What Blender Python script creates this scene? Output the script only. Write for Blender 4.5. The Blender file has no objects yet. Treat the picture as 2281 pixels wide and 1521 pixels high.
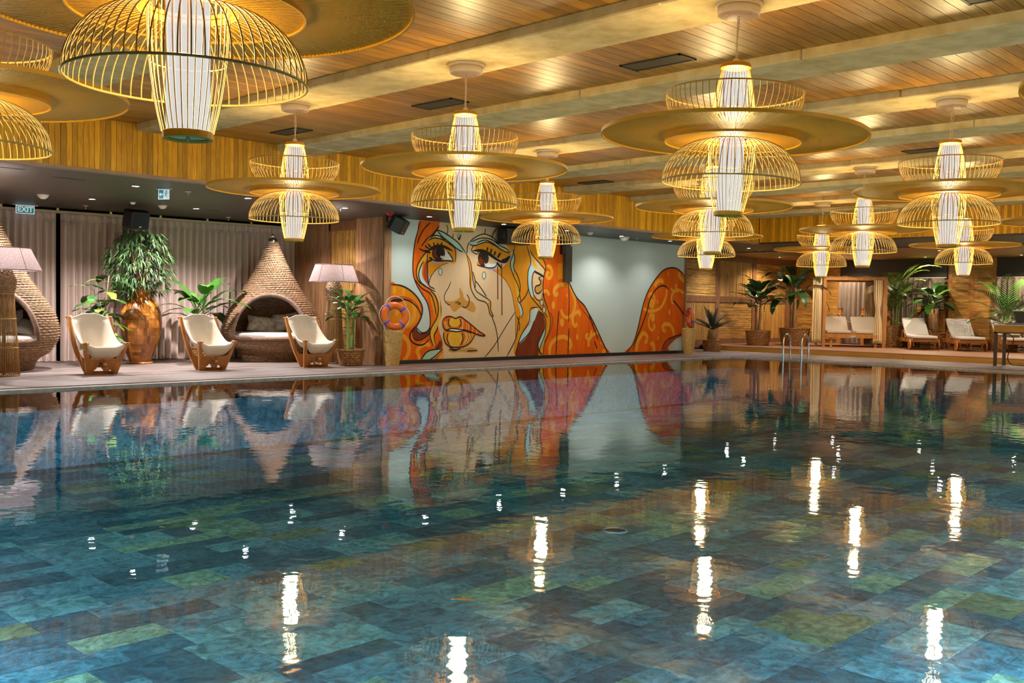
import bpy, bmesh, math, random
from mathutils import Vector, Matrix
import numpy as np
random.seed(7)
PI = math.pi
scene = bpy.context.scene
COL = scene.collection

# ------------------------------------------------------------------ camera (35 mm lens, 1.2 m above the water)
FPX, CX, CY = 2215.0, 1140.5, 760.5
YAW, PITCH, ROLL = math.radians(43.94), math.radians(-2.03), math.radians(0.947)
CAM = Vector((0.0, 0.0, 1.2))
_fw = Vector((math.cos(YAW)*math.cos(PITCH), math.sin(YAW)*math.cos(PITCH), math.sin(PITCH)))
_r0 = Vector((math.sin(YAW), -math.cos(YAW), 0.0))
_u0 = _r0.cross(_fw)
_r = _r0*math.cos(ROLL) + _u0*math.sin(ROLL)
_u = -_r0*math.sin(ROLL) + _u0*math.cos(ROLL)
cam_d = bpy.data.cameras.new('camera')
cam = bpy.data.objects.new('camera', cam_d)
COL.objects.link(cam)
cam_d.sensor_width = 36.0
cam_d.lens = 36.0*FPX/2281.0
cam_d.clip_end = 200.0
cam.matrix_world = Matrix(((_r.x, _u.x, -_fw.x, CAM.x), (_r.y, _u.y, -_fw.y, CAM.y), (_r.z, _u.z, -_fw.z, CAM.z), (0, 0, 0, 1)))
scene.camera = cam

def ray(px, py):
    return _fw*FPX + _r*(px-CX) - _u*(py-CY)
def onz(px, py, z):
    d = ray(px, py); return CAM + d*((z-CAM.z)/d.z)
def onx(px, py, x):
    d = ray(px, py); return CAM + d*(x/d.x)
def ony(px, py, y):
    d = ray(px, py); return CAM + d*(y/d.y)
def project(p):
    q = Vector(p)-CAM; z = q.dot(_fw)
    return (CX+FPX*q.dot(_r)/z, CY-FPX*q.dot(_u)/z, z)

# ------------------------------------------------------------------ world, exposure
world = bpy.data.worlds.new('world'); scene.world = world
world.use_nodes = True
_bg = world.node_tree.nodes['Background']
_bg.inputs[0].default_value = (0.55, 0.5, 0.45, 1)
_bg.inputs[1].default_value = 0.02
vs = scene.view_settings
vs.view_transform = 'Standard'
vs.look = 'None'
vs.gamma = 1.0
vs.use_curve_mapping = False
vs.exposure = 0.0
cy = scene.cycles
cy.max_bounces = 6; cy.diffuse_bounces = 3; cy.glossy_bounces = 3; cy.transmission_bounces = 3; cy.transparent_max_bounces = 10
cy.caustics_reflective = False; cy.caustics_refractive = False
cy.sample_clamp_indirect = 4.0
cy.use_adaptive_sampling = True; cy.adaptive_threshold = 0.09; cy.adaptive_min_samples = 16

# light levels, tuned here
LAMP_W = 62.0            # per bulb, seven bulbs in each pendant
LAMP_COL = (1.0, 0.76, 0.34)
SPOT_W = 66.0            # per recessed downlight
SPOT_COL = (1.0, 0.95, 0.94)
POOL_W = 440.0            # per underwater lamp
TUBE_E = 0.74            # glow of the paper tube itself

# ------------------------------------------------------------------ materials
def _new(name):
    m = bpy.data.materials.new(name); m.use_nodes = True
    nt = m.node_tree; b = nt.nodes['Principled BSDF']
    return m, nt, b
def _c(c): return (c[0], c[1], c[2], 1.0)
def N(nt, t, **kw):
    n = nt.nodes.new(t)
    for k, v in kw.items(): setattr(n, k, v)
    return n
def plain(name, col, rough=0.5, metal=0.0, spec=0.5, coat=0.0, emit=None, es=0.0):
    m, nt, b = _new(name)
    b.inputs['Base Color'].default_value = _c(col); b.inputs['Roughness'].default_value = rough
    b.inputs['Metallic'].default_value = metal; b.inputs['Specular IOR Level'].default_value = spec
    b.inputs['Coat Weight'].default_value = coat
    if emit:
        b.inputs['Emission Color'].default_value = _c(emit); b.inputs['Emission Strength'].default_value = es
    return m
def mottled(name, c1, c2, scale=6.0, stretch=(1, 1, 1), rough=0.6, bump=0.0, detail=6.0, rand=0.0, spec=0.5, coat=0.0, ramp=(0.35, 0.65), island=False, bscale=None, nrough=0.55):
    """two colours mixed by stretched noise in object space, optional brightness per object"""
    m, nt, b = _new(name)
    tc = N(nt, 'ShaderNodeTexCoord'); mp = N(nt, 'ShaderNodeMapping')
    mp.inputs['Scale'].default_value = stretch
    nt.links.new(tc.outputs['Object'], mp.inputs['Vector'])
    oi = N(nt, 'ShaderNodeObjectInfo')
    no = N(nt, 'ShaderNodeTexNoise', noise_dimensions='4D')
    no.inputs['Scale'].default_value = scale; no.inputs['Detail'].default_value = detail; no.inputs['Roughness'].default_value = nrough
    nt.links.new(mp.outputs['Vector'], no.inputs['Vector'])
    rnd = oi.outputs['Random']
    if island:
        ge = N(nt, 'ShaderNodeNewGeometry')
        ad = N(nt, 'ShaderNodeMath', operation='ADD')
        nt.links.new(oi.outputs['Random'], ad.inputs[0]); nt.links.new(ge.outputs['Random Per Island'], ad.inputs[1])
        fr = N(nt, 'ShaderNodeMath', operation='FRACT'); nt.links.new(ad.outputs[0], fr.inputs[0]); rnd = fr.outputs[0]
    w = N(nt, 'ShaderNodeMath', operation='MULTIPLY'); w.inputs[1].default_value = 23.0
    nt.links.new(rnd, w.inputs[0]); nt.links.new(w.outputs[0], no.inputs['W'])
    cr = N(nt, 'ShaderNodeValToRGB')
    cr.color_ramp.elements[0].position = ramp[0]; cr.color_ramp.elements[0].color = _c(c1)
    cr.color_ramp.elements[1].position = ramp[1]; cr.color_ramp.elements[1].color = _c(c2)
    nt.links.new(no.outputs['Fac'], cr.inputs['Fac'])
    out = cr.outputs['Color']
    if rand > 0:
        hs = N(nt, 'ShaderNodeHueSaturation')
        mr = N(nt, 'ShaderNodeMapRange')
        mr.inputs['To Min'].default_value = 1.0-rand; mr.inputs['To Max'].default_value = 1.0+rand
        nt.links.new(rnd, mr.inputs['Value']); nt.links.new(mr.outputs['Result'], hs.inputs['Value'])
        nt.links.new(out, hs.inputs['Color']); out = hs.outputs['Color']
    nt.links.new(out, b.inputs['Base Color'])
    b.inputs['Roughness'].default_value = rough; b.inputs['Specular IOR Level'].default_value = spec
    b.inputs['Coat Weight'].default_value = coat
    if bump > 0:
        bp = N(nt, 'ShaderNodeBump'); bp.inputs['Strength'].default_value = bump; bp.inputs['Distance'].default_value = 0.01
        if bscale:
            n2 = N(nt, 'ShaderNodeTexNoise'); n2.inputs['Scale'].default_value = bscale; n2.inputs['Detail'].default_value = 5
            nt.links.new(tc.outputs['Object'], n2.inputs['Vector']); nt.links.new(n2.outputs['Fac'], bp.inputs['Height'])
        else:
            nt.links.new(no.outputs['Fac'], bp.inputs['Height'])
        nt.links.new(bp.outputs['Normal'], b.inputs['Normal'])
    return m

M = {}
M['ceil_wood'] = mottled('ceil_wood', (0.33, 0.14, 0.014), (0.58, 0.28, 0.03), 3.0, (1.2, 14, 8), rough=0.36, rand=0.28, spec=1.0, bump=0.08)
M['ceil_wood_rest'] = mottled('ceil_wood_rest', (0.33, 0.14, 0.014), (0.58, 0.28, 0.03), 3.0, (1.2, 14, 8), rough=0.36, rand=0.28, spec=1.0, bump=0.08, island=True)
M['fascia_wood'] = mottled('fascia_wood', (0.62, 0.26, 0.004), (0.86, 0.42, 0.007), 3.0, (14, 14, 1.5), rough=0.5, rand=0.34)
M['dark_gap'] = plain('dark_gap', (0.012, 0.008, 0.005), 0.9)
M['concrete'] = mottled('concrete', (0.52, 0.39, 0.16), (0.74, 0.62, 0.34), 5.0, (1, 1, 1), rough=0.8, bump=0.5, detail=9, bscale=28, ramp=(0.3, 0.6))
M['soffit'] = mottled('soffit', (0.035, 0.026, 0.022), (0.05, 0.037, 0.03), 1.2, rough=0.42, spec=0.4)
M['soffit_trim'] = mottled('soffit_trim', (0.33, 0.19, 0.12), (0.48, 0.30, 0.21), 3, (1, 10, 10), rough=0.5)
M['wall_plaster'] = mottled('wall_plaster', (0.50, 0.59, 0.54), (0.53, 0.62, 0.57), 1.5, rough=0.7)
M['back_wall'] = plain('back_wall', (0.02, 0.017, 0.014), 0.9)
M['room_wall'] = mottled('room_wall', (0.24, 0.13, 0.06), (0.36, 0.2, 0.09), 2, (10, 10, 1), rough=0.6)
M['floor'] = mottled('floor', (0.16, 0.108, 0.088), (0.255, 0.215, 0.20), 1.6, (0.5, 5.0, 1), rough=0.42, spec=0.4, ramp=(0.38, 0.62))
M['edge_stone'] = mottled('edge_stone', (0.32, 0.30, 0.31), (0.48, 0.46, 0.47), 12, rough=0.5)
M['deck_wood'] = mottled('deck_wood', (0.25, 0.115, 0.06), (0.36, 0.18, 0.10), 2.0, (6, 0.6, 1), rough=0.5, rand=0.1)
M['deck_front'] = mottled('deck_front', (0.44, 0.20, 0.025), (0.58, 0.29, 0.04), 2.0, (8, 0.7, 8), rough=0.45, rand=0.12)
M['plank_wall'] = mottled('plank_wall', (0.22, 0.10, 0.042), (0.44, 0.235, 0.11), 2.2, (10, 10, 0.9), rough=0.45, rand=0.25)
M['frame_wood'] = mottled('frame_wood', (0.16, 0.068, 0.028), (0.26, 0.115, 0.05), 2.2, (6, 6, 1.2), rough=0.5, rand=0.12)
M['reed_v'] = mottled('reed_v', (0.30, 0.145, 0.028), (0.56, 0.31, 0.075), 3, (1, 1, 0.7), rough=0.6, island=True, rand=0.32)
M['bamboo'] = mottled('bamboo', (0.34, 0.16, 0.03), (0.58, 0.31, 0.07), 4, (1, 1, 1), rough=0.5, island=True, rand=0.3)
M['lintel'] = plain('lintel', (0.02, 0.017, 0.012), 0.4)
M['curtain'] = mottled('curtain', (0.64, 0.485, 0.42), (0.71, 0.55, 0.48), 90, (1, 1, 1), rough=0.9, spec=0.1)
M['sheer'] = mottled('sheer', (0.23, 0.18, 0.15), (0.31, 0.25, 0.21), 20, (1, 1, 0.1), rough=0.9, spec=0.1)
M['rail_paint'] = plain('rail_paint', (0.55, 0.42, 0.24), 0.5)
M['gold_wire'] = plain('gold_wire', (0.42, 0.27, 0.075), 0.4, 0.0, 0.5)
M['disc_gold'] = plain('disc_gold', (0.56, 0.265, 0.014), 0.45, 0.0, 0.4)
M['lamp_white'] = plain('lamp_white', (0.80, 0.66, 0.48), 0.4)
M['steel'] = plain('steel', (0.75, 0.74, 0.70), 0.16, 1.0)
M['black'] = plain('black', (0.012, 0.011, 0.011), 0.45)
M['black_gloss'] = plain('black_gloss', (0.015, 0.014, 0.014), 0.25)
M['grille'] = plain('grille', (0.10, 0.085, 0.05), 0.5)
M['white_plastic'] = plain('white_plastic', (0.75, 0.70, 0.64), 0.4)
M['red_plastic'] = plain('red_plastic', (0.5, 0.012, 0.01), 0.3)
M['canvas'] = mottled('canvas', (0.56, 0.47, 0.36), (0.66, 0.57, 0.46), 3, rough=0.85, spec=0.2, bump=0.15, bscale=14)
M['teak'] = mottled('teak', (0.33, 0.115, 0.02), (0.52, 0.21, 0.04), 3, (3, 3, 1.2), rough=0.35, coat=0.2, rand=0.15)
M['teak_dark'] = mottled('teak_dark', (0.17, 0.06, 0.018), (0.28, 0.105, 0.03), 3, (1.2, 4, 4), rough=0.35, coat=0.2)
M['vase_block'] = mottled('vase_block', (0.26, 0.085, 0.012), (0.46, 0.17, 0.025), 5, (3, 3, 1), rough=0.28, coat=0.35, rand=0.5)
M['wicker'] = mottled('wicker', (0.17, 0.085, 0.038), (0.43, 0.27, 0.16), 26, (1, 1, 1.6), rough=0.6, spec=0.3)
M['wicker_dark'] = mottled('wicker_dark', (0.13, 0.065, 0.03), (0.30, 0.16, 0.08), 26, (1, 1, 1.6), rough=0.6, spec=0.3)
M['basket'] = mottled('basket', (0.16, 0.065, 0.018), (0.42, 0.20, 0.055), 22, rough=0.55)
M['rope_edge'] = mottled('rope_edge', (0.13, 0.075, 0.05), (0.22, 0.13, 0.09), 20, rough=0.7)
M['mattress'] = plain('mattress', (0.74, 0.71, 0.68), 0.9, spec=0.1)
M['pillow'] = mottled('pillow', (0.52, 0.48, 0.44), (0.78, 0.74, 0.69), 14, (1, 1, 1), rough=0.9, ramp=(0.45, 0.55), spec=0.1)
M['lounge_white'] = plain('lounge_white', (0.58, 0.57, 0.57), 0.85, spec=0.2)
M['cabana_cushion'] = plain('cabana_cushion', (0.56, 0.48, 0.41), 0.85, spec=0.2)
M['cabana_cloth'] = plain('cabana_cloth', (0.74, 0.60, 0.38), 0.9, spec=0.1)
M['cabana_wood'] = mottled('cabana_wood', (0.38, 0.15, 0.03), (0.52, 0.23, 0.05), 3, (4, 4, 1), rough=0.4)
M['leaf'] = mottled('leaf', (0.035, 0.12, 0.018), (0.085, 0.23, 0.03), 3, (2, 2, 2), rough=0.28, rand=0.45, spec=0.5)
M['leaf_dark'] = mottled('leaf_dark', (0.018, 0.06, 0.016), (0.05, 0.13, 0.03), 3, (2, 2, 2), rough=0.35, rand=0.4, spec=0.5)
M['leaf_yellow'] = mottled('leaf_yellow', (0.10, 0.17, 0.02), (0.19, 0.28, 0.035), 3, (2, 2, 2), rough=0.35, rand=0.3)
M['leaf_cycas'] = plain('leaf_cycas', (0.022, 0.035, 0.016), 0.5)
M['leaf_fine'] = mottled('leaf_fine', (0.03, 0.085, 0.022), (0.12, 0.21, 0.07), 6, rough=0.42, island=True, rand=0.5)
M['palm_leaf'] = mottled('palm_leaf', (0.07, 0.12, 0.022), (0.14, 0.21, 0.04), 3, rough=0.42, rand=0.35)
M['stem'] = mottled('stem', (0.16, 0.26, 0.05), (0.30, 0.40, 0.10), 5, (2, 2, 0.5), rough=0.5)
M['bark'] = mottled('bark', (0.20, 0.10, 0.04), (0.42, 0.25, 0.11), 8, (3, 3, 0.7), rough=0.8, bump=0.4)
M['soil'] = mottled('soil', (0.03, 0.02, 0.012), (0.07, 0.045, 0.03), 30, rough=0.9)
M['gold_stone'] = mottled('gold_stone', (0.46, 0.27, 0.06), (0.66, 0.45, 0.17), 30, rough=0.5, bump=0.3)
M['orange'] = plain('orange', (0.80, 0.16, 0.012), 0.35)
M['blue_band'] = plain('blue_band', (0.07, 0.10, 0.55), 0.5)
M['white_rope'] = plain('white_rope', (0.75, 0.72, 0.70), 0.7)
M['tan_rope'] = plain('tan_rope', (0.42, 0.27, 0.15), 0.8)
M['flower'] = plain('flower', (0.85, 0.30, 0.02), 0.4)
M['flower_red'] = plain('flower_red', (0.35, 0.05, 0.02), 0.5)
M['stand_wood'] = mottled('stand_wood', (0.30, 0.15, 0.05), (0.50, 0.28, 0.09), 20, (1, 1, 0.3), rough=0.5, island=True, rand=0.3)
M['grey_metal'] = plain('grey_metal', (0.07, 0.065, 0.055), 0.4, 0.3)
M['device'] = plain('device', (0.13, 0.13, 0.19), 0.35)
M['brown_leaf'] = plain('brown_leaf', (0.62, 0.36, 0.14), 0.6)
M['sign_white'] = plain('sign_white', (0.7, 0.75, 0.8), 0.4, emit=(0.72, 0.85, 1.0), es=0.42)
M['sign_green'] = plain('sign_green', (0.0, 0.22, 0.22), 0.4, emit=(0.0, 0.25, 0.26), es=0.35)
M['led'] = plain('led', (0.9, 0.9, 0.9), 0.4, emit=(1.0, 0.97, 0.98), es=130.0)
M['bulb_glass'] = plain('bulb_glass', (0.9, 0.9, 0.9), 0.4, emit=(1.0, 0.93, 0.85), es=3.0)
M['pool_lens'] = plain('pool_lens', (0.9, 0.9, 0.9), 0.4, emit=(0.7, 0.9, 1.0), es=1.0)
M['brass'] = plain('brass', (0.6, 0.4, 0.12), 0.35, 0.6)

def make_shade_mat():
    m, nt, b = _new('lamp_shade')
    tc = N(nt, 'ShaderNodeTexCoord'); no = N(nt, 'ShaderNodeTexNoise'); no.inputs['Scale'].default_value = 130; no.inputs['Detail'].default_value = 8
    nt.links.new(tc.outputs['Object'], no.inputs['Vector'])
    cr = N(nt, 'ShaderNodeValToRGB')
    cr.color_ramp.elements[0].position = 0.4; cr.color_ramp.elements[0].color = (0.30, 0.22, 0.22, 1)
    cr.color_ramp.elements[1].position = 0.62; cr.color_ramp.elements[1].color = (0.55, 0.45, 0.46, 1)
    nt.links.new(no.outputs['Fac'], cr.inputs['Fac'])
    di = N(nt, 'ShaderNodeBsdfDiffuse'); tl = N(nt, 'ShaderNodeBsdfTranslucent'); mx = N(nt, 'ShaderNodeMixShader')
    nt.links.new(cr.outputs['Color'], di.inputs['Color']); nt.links.new(cr.outputs['Color'], tl.inputs['Color'])
    mx.inputs['Fac'].default_value = 0.55
    nt.links.new(di.outputs[0], mx.inputs[1]); nt.links.new(tl.outputs[0], mx.inputs[2])
    nt.links.new(mx.outputs[0], nt.nodes['Material Output'].inputs['Surface'])
    return m
M['shade'] = make_shade_mat()

def make_tube_mat():
    """white paper tube round the bulbs: glows itself and lets part of the bulbs' light through"""
    m, nt, b = _new('paper_tube')
    em = N(nt, 'ShaderNodeEmission'); em.inputs['Color'].default_value = (1.0, 0.975, 0.92, 1); em.inputs['Strength'].default_value = TUBE_E
    tr = N(nt, 'ShaderNodeBsdfTransparent'); tr.inputs['Color'].default_value = (1, 1, 1, 1)
    mx = N(nt, 'ShaderNodeMixShader'); mx.inputs['Fac'].default_value = 0.2
    nt.links.new(em.outputs[0], mx.inputs[1]); nt.links.new(tr.outputs[0], mx.inputs[2])
    nt.links.new(mx.outputs[0], nt.nodes['Material Output'].inputs['Surface'])
    return m
M['paper_tube'] = make_tube_mat()

def make_water():
    m, nt, b = _new('water')
    tc = N(nt, 'ShaderNodeTexCoord')
    n1 = N(nt, 'ShaderNodeTexNoise'); n1.inputs['Scale'].default_value = 2.2; n1.inputs['Detail'].default_value = 2.5
    n2 = N(nt, 'ShaderNodeTexNoise'); n2.inputs['Scale'].default_value = 9.0; n2.inputs['Detail'].default_value = 1.5
    nt.links.new(tc.outputs['Object'], n1.inputs['Vector']); nt.links.new(tc.outputs['Object'], n2.inputs['Vector'])
    mul = N(nt, 'ShaderNodeMath', operation='MULTIPLY_ADD'); mul.inputs[1].default_value = 0.34
    nt.links.new(n2.outputs['Fac'], mul.inputs[0]); nt.links.new(n1.outputs['Fac'], mul.inputs[2])
    bp = N(nt, 'ShaderNodeBump'); bp.inputs['Strength'].default_value = 1.0; bp.inputs['Distance'].default_value = 0.0021
    nt.links.new(mul.outputs[0], bp.inputs['Height'])
    fr = N(nt, 'ShaderNodeFresnel'); fr.inputs['IOR'].default_value = 1.45
    nt.links.new(bp.outputs['Normal'], fr.inputs['Normal'])
    gl = N(nt, 'ShaderNodeBsdfGlossy'); gl.inputs['Roughness'].default_value = 0.018; gl.inputs['Color'].default_value = (0.96, 0.97, 0.97, 1)
    nt.links.new(bp.outputs['Normal'], gl.inputs['Normal'])
    tr = N(nt, 'ShaderNodeBsdfTransparent'); tr.inputs['Color'].default_value = (0.42, 0.82, 0.98, 1)
    mx = N(nt, 'ShaderNodeMixShader')
    nt.links.new(fr.outputs[0], mx.inputs['Fac']); nt.links.new(tr.outputs[0], mx.inputs[1]); nt.links.new(gl.outputs[0], mx.inputs[2])
    nt.links.new(mx.outputs[0], nt.nodes['Material Output'].inputs['Surface'])
    return m
M['water'] = make_water()

def make_slate(name):
    m, nt, b = _new(name)
    tc = N(nt, 'ShaderNodeTexCoord'); oi = N(nt, 'ShaderNodeObjectInfo'); ge = N(nt, 'ShaderNodeNewGeometry')
    ad = N(nt, 'ShaderNodeMath', operation='ADD'); fr = N(nt, 'ShaderNodeMath', operation='FRACT')
    nt.links.new(oi.outputs['Random'], ad.inputs[0]); nt.links.new(ge.outputs['Random Per Island'], ad.inputs[1]); nt.links.new(ad.outputs[0], fr.inputs[0])
    cr = N(nt, 'ShaderNodeValToRGB'); e = cr.color_ramp.elements
    cr.color_ramp.interpolation = 'CONSTANT'
    cols = [(0.0, (0.05, 0.125, 0.175)), (0.14, (0.14, 0.28, 0.36)), (0.28, (0.075, 0.18, 0.25)), (0.42, (0.22, 0.37, 0.41)), (0.52, (0.06, 0.145, 0.20)), (0.64, (0.115, 0.24, 0.32)), (0.76, (0.34, 0.41, 0.31)), (0.84, (0.16, 0.30, 0.37)), (0.93, (0.24, 0.25, 0.16))]
    e[0].position = 0; e[0].color = _c(cols[0][1]); e.remove(e[1])
    for p, c in cols[1:]:
        x = e.new(p); x.color = _c(c)
    nt.links.new(fr.outputs[0], cr.inputs['Fac'])
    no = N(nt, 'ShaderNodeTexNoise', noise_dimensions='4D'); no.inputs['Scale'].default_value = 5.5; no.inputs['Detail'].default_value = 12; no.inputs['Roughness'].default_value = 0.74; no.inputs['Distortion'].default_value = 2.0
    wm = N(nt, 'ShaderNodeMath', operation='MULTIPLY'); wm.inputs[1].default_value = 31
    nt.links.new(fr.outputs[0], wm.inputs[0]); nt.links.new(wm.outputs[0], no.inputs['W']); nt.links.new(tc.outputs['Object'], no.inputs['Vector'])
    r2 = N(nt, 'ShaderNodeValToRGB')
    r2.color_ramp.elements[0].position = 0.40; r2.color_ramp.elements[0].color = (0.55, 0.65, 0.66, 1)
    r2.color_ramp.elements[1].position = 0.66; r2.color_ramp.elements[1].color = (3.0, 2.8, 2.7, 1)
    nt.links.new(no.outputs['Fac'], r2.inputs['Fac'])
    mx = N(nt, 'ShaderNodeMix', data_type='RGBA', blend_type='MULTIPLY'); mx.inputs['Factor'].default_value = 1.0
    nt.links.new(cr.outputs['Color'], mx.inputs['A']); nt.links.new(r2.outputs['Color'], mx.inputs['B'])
    nt.links.new(mx.outputs['Result'], b.inputs['Base Color']); b.inputs['Roughness'].default_value = 0.7
    return m
M['slate'] = make_slate('slate')

# ------------------------------------------------------------------ mesh helpers
class MB:
    def __init__(s): s.v = []; s.f = []; s.mi = []
    def add(s, vs_, fs, mi=0):
        o = len(s.v); s.v += [tuple(x) for x in vs_]
        for f in fs: s.f.append(tuple(i+o for i in f)); s.mi.append(mi)
        return s
    def box(s, x0, x1, y0, y1, z0, z1, mi=0, mat=None):
        vs_ = [(x0, y0, z0), (x1, y0, z0), (x1, y1, z0), (x0, y1, z0), (x0, y0, z1), (x1, y0, z1), (x1, y1, z1), (x0, y1, z1)]
        if mat: vs_ = [mat @ Vector(q) for q in vs_]
        return s.add(vs_, [(0, 3, 2, 1), (4, 5, 6, 7), (0, 1, 5, 4), (1, 2, 6, 5), (2, 3, 7, 6), (3, 0, 4, 7)], mi)
    def tube(s, path, r, n=6, closed=False, mi=0, caps=True):
        P = [Vector(p) for p in path]; k = len(P)
        R = r if isinstance(r, (list, tuple)) else [r]*k
        T = []
        for i in range(k):
            if closed: t = P[(i+1) % k]-P[i-1]
            else: t = P[min(i+1, k-1)]-P[max(i-1, 0)]
            T.append(t.normalized() if t.length > 1e-9 else Vector((0, 0, 1)))
        a = Vector((0, 0, 1)) if abs(T[0].z) < 0.9 else Vector((1, 0, 0))
        nn = (a - T[0]*a.dot(T[0])).normalized()
        vs_ = []
        for i in range(k):
            nn = (nn - T[i]*nn.dot(T[i])).normalized(); bb = T[i].cross(nn)
            for j in range(n):
                an = 2*PI*j/n
                vs_.append(P[i] + (nn*math.cos(an)+bb*math.sin(an))*R[i])
        fs = []
        for i in range(k if closed else k-1):
            i2 = (i+1) % k
            for j in range(n):
                j2 = (j+1) % n
                fs.append((i*n+j, i*n+j2, i2*n+j2, i2*n+j))
        if caps and not closed:
            fs.append(tuple(range(n-1, -1, -1))); fs.append(tuple((k-1)*n+j for j in range(n)))
        return s.add(vs_, fs, mi)
    def lathe(s, prof, n=24, a0=0.0, a1=2*PI, mi=0, c=(0, 0), rfun=None):
        full = abs(a1-a0-2*PI) < 1e-6
        m = n if full else n+1
        vs_ = []
        for (r, z) in prof:
            for j in range(m):
                an = a0+(a1-a0)*j/n
                rr = r if rfun is None else rfun(r, z, an)
                vs_.append((c[0]+rr*math.cos(an), c[1]+rr*math.sin(an), z))
        fs = []
        for i in range(len(prof)-1):
            for j in range(n):
                j2 = (j+1) % m
                fs.append((i*m+j, i*m+j2, (i+1)*m+j2, (i+1)*m+j))
        return s.add(vs_, fs, mi)
    def prism(s, poly, t0, t1, fn, mi=0):
        """poly in 2D, extruded between t0 and t1; fn(a, b, t) -> xyz"""
        n = len(poly)
        vs_ = [fn(a, b, t0) for a, b in poly]+[fn(a, b, t1) for a, b in poly]
        fs = [tuple(range(n-1, -1, -1)), tuple(range(n, 2*n))]
        for i in range(n):
            j = (i+1) % n; fs.append((i, j, n+j, n+i))
        return s.add(vs_, fs, mi)
    def grid(s, fn, nu, nv, mi=0):
        vs_ = [fn(i/nu, j/nv) for j in range(nv+1) for i in range(nu+1)]
        fs = [(j*(nu+1)+i, j*(nu+1)+i+1, (j+1)*(nu+1)+i+1, (j+1)*(nu+1)+i) for j in range(nv) for i in range(nu)]
        return s.add(vs_, fs, mi)
    def mesh(s, name, mats, smooth=False):
        me = bpy.data.meshes.new(name); me.from_pydata(s.v, [], s.f)
        for m_ in (mats if isinstance(mats, (list, tuple)) else [mats]): me.materials.append(M[m_] if isinstance(m_, str) else m_)
        if any(s.mi): me.polygons.foreach_set('material_index', s.mi)
        if smooth: me.polygons.foreach_set('use_smooth', [True]*len(me.polygons))
        me.update(); return me
    def build(s, name, mats, parent=None, smooth=False, loc=(0, 0, 0), rot=(0, 0, 0)):
        return obj(name, s.mesh(name, mats, smooth), parent, loc, rot)
def obj(name, me, parent=None, loc=(0, 0, 0), rot=(0, 0, 0)):
    o = bpy.data.objects.new(name, me); COL.objects.link(o)
    o.location = loc; o.rotation_euler = rot
    if parent is not None: o.parent = parent
    return o
def tag(o, label, cat, group=None):
    o['label'] = label; o['category'] = cat
    if group: o['group'] = group
    return o
def thing(name, label, cat, loc=(0, 0, 0), rz=0.0, group=None):
    o = bpy.data.objects.new(name, None); COL.objects.link(o)
    o.location = loc; o.rotation_euler = (0, 0, rz); o.empty_display_size = 0.1
    return tag(o, label, cat, group)
def struct(o): o['kind'] = 'structure'; return o
def copy_tree(o, parent=None):
    c = o.copy(); COL.objects.link(c); c.parent = parent
    for ch in o.children: copy_tree(ch, c)
    return c
def solidify(o, t, off=0.0):
    md = o.modifiers.new('thick', 'SOLIDIFY'); md.thickness = t; md.offset = off; return o
def subsurf(o, k=1):
    md = o.modifiers.new('sub', 'SUBSURF'); md.levels = k; md.render_levels = k; return o
def bevel(o, w, seg=2):
    md = o.modifiers.new('bev', 'BEVEL'); md.width = w; md.segments = seg; md.limit_method = 'ANGLE'; return o
def catmull(pts, closed=False, k=6):
    n = len(pts); out = []
    rng = range(n) if closed else range(n-1)
    for i in rng:
        if closed: p0, p1, p2, p3 = pts[i-1], pts[i], pts[(i+1) % n], pts[(i+2) % n]
        else: p0, p1, p2, p3 = pts[max(i-1, 0)], pts[i], pts[i+1], pts[min(i+2, n-1)]
        for j in range(k):
            t = j/k
            out.append(tuple(0.5*((2*b)+(-a+c)*t+(2*a-5*b+4*c-d)*t*t+(-a+3*b-3*c+d)*t**3) for a, b, c, d in zip(p0, p1, p2, p3)))
    if not closed: out.append(tuple(pts[-1]))
    return out
def lerp(a, b, t): return a+(b-a)*t
def light(name, kind, loc, energy, col, parent=None, size=0.05, **kw):
    d = bpy.data.lights.new(name, kind); d.energy = energy; d.color = col
    if kind in ('POINT', 'SPOT'): d.shadow_soft_size = size
    for k, v in kw.items(): setattr(d, k, v)
    o = bpy.data.objects.new(name, d); COL.objects.link(o); o.location = loc
    if parent is not None: o.parent = parent
    return o
# ------------------------------------------------------------------ the place: main dimensions (metres, water level is z = 0)
FZ = 0.04                       # pool deck
PX0, PX1, PY0, PY1 = 0.5, 21.85, 0.5, 13.32
RX0, RX1, RY0, RY1 = -3.2, 30.3, -3.2, 19.4
CEIL, BEAM, SOF = 3.55, 3.46, 2.86
FAY, FAX = 12.95, 22.3          # fascia planes
MUY = 14.95                     # mural wall plane
RETX = 12.1                     # return wall beside the curtains
ALY = 16.15                     # reed-panelled wall
DKX, DKZ = 24.6, 0.18           # raised deck
PFZ = -1.02                     # pool floor

# floor round the pool, one L-shaped slab per side
fl = MB()
fl.box(RX0, RX1, PY1+0.16, RY1, -0.2, FZ); fl.box(PX1+0.16, RX1, RY0, PY1+0.16, -0.2, FZ)
fl.box(RX0, PX0-0.16, RY0, PY1+0.16, -0.2, FZ); fl.box(PX0-0.16, PX1+0.16, RY0, PY0-0.16, -0.2, FZ)
struct(fl.build('floor', 'floor'))
k = 0
for (x0, x1, y0, y1) in ((PX0-0.16, PX1+0.16, PY1, PY1+0.16), (PX1, PX1+0.16, PY0, PY1), (PX0-0.16, PX0, PY0, PY1), (PX0-0.16, PX1+0.16, PY0-0.16, PY0)):
    k += 1
    struct(MB().box(x0, x1, y0, y1, -0.25, FZ-0.012).build('trim_%d' % k, 'edge_stone'))
pw = MB()
pw.box(PX0-0.2, PX1+0.2, PY1, PY1+0.15, PFZ-0.1, -0.02); pw.box(PX1, PX1+0.15, PY0, PY1, PFZ-0.1, -0.02)
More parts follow.
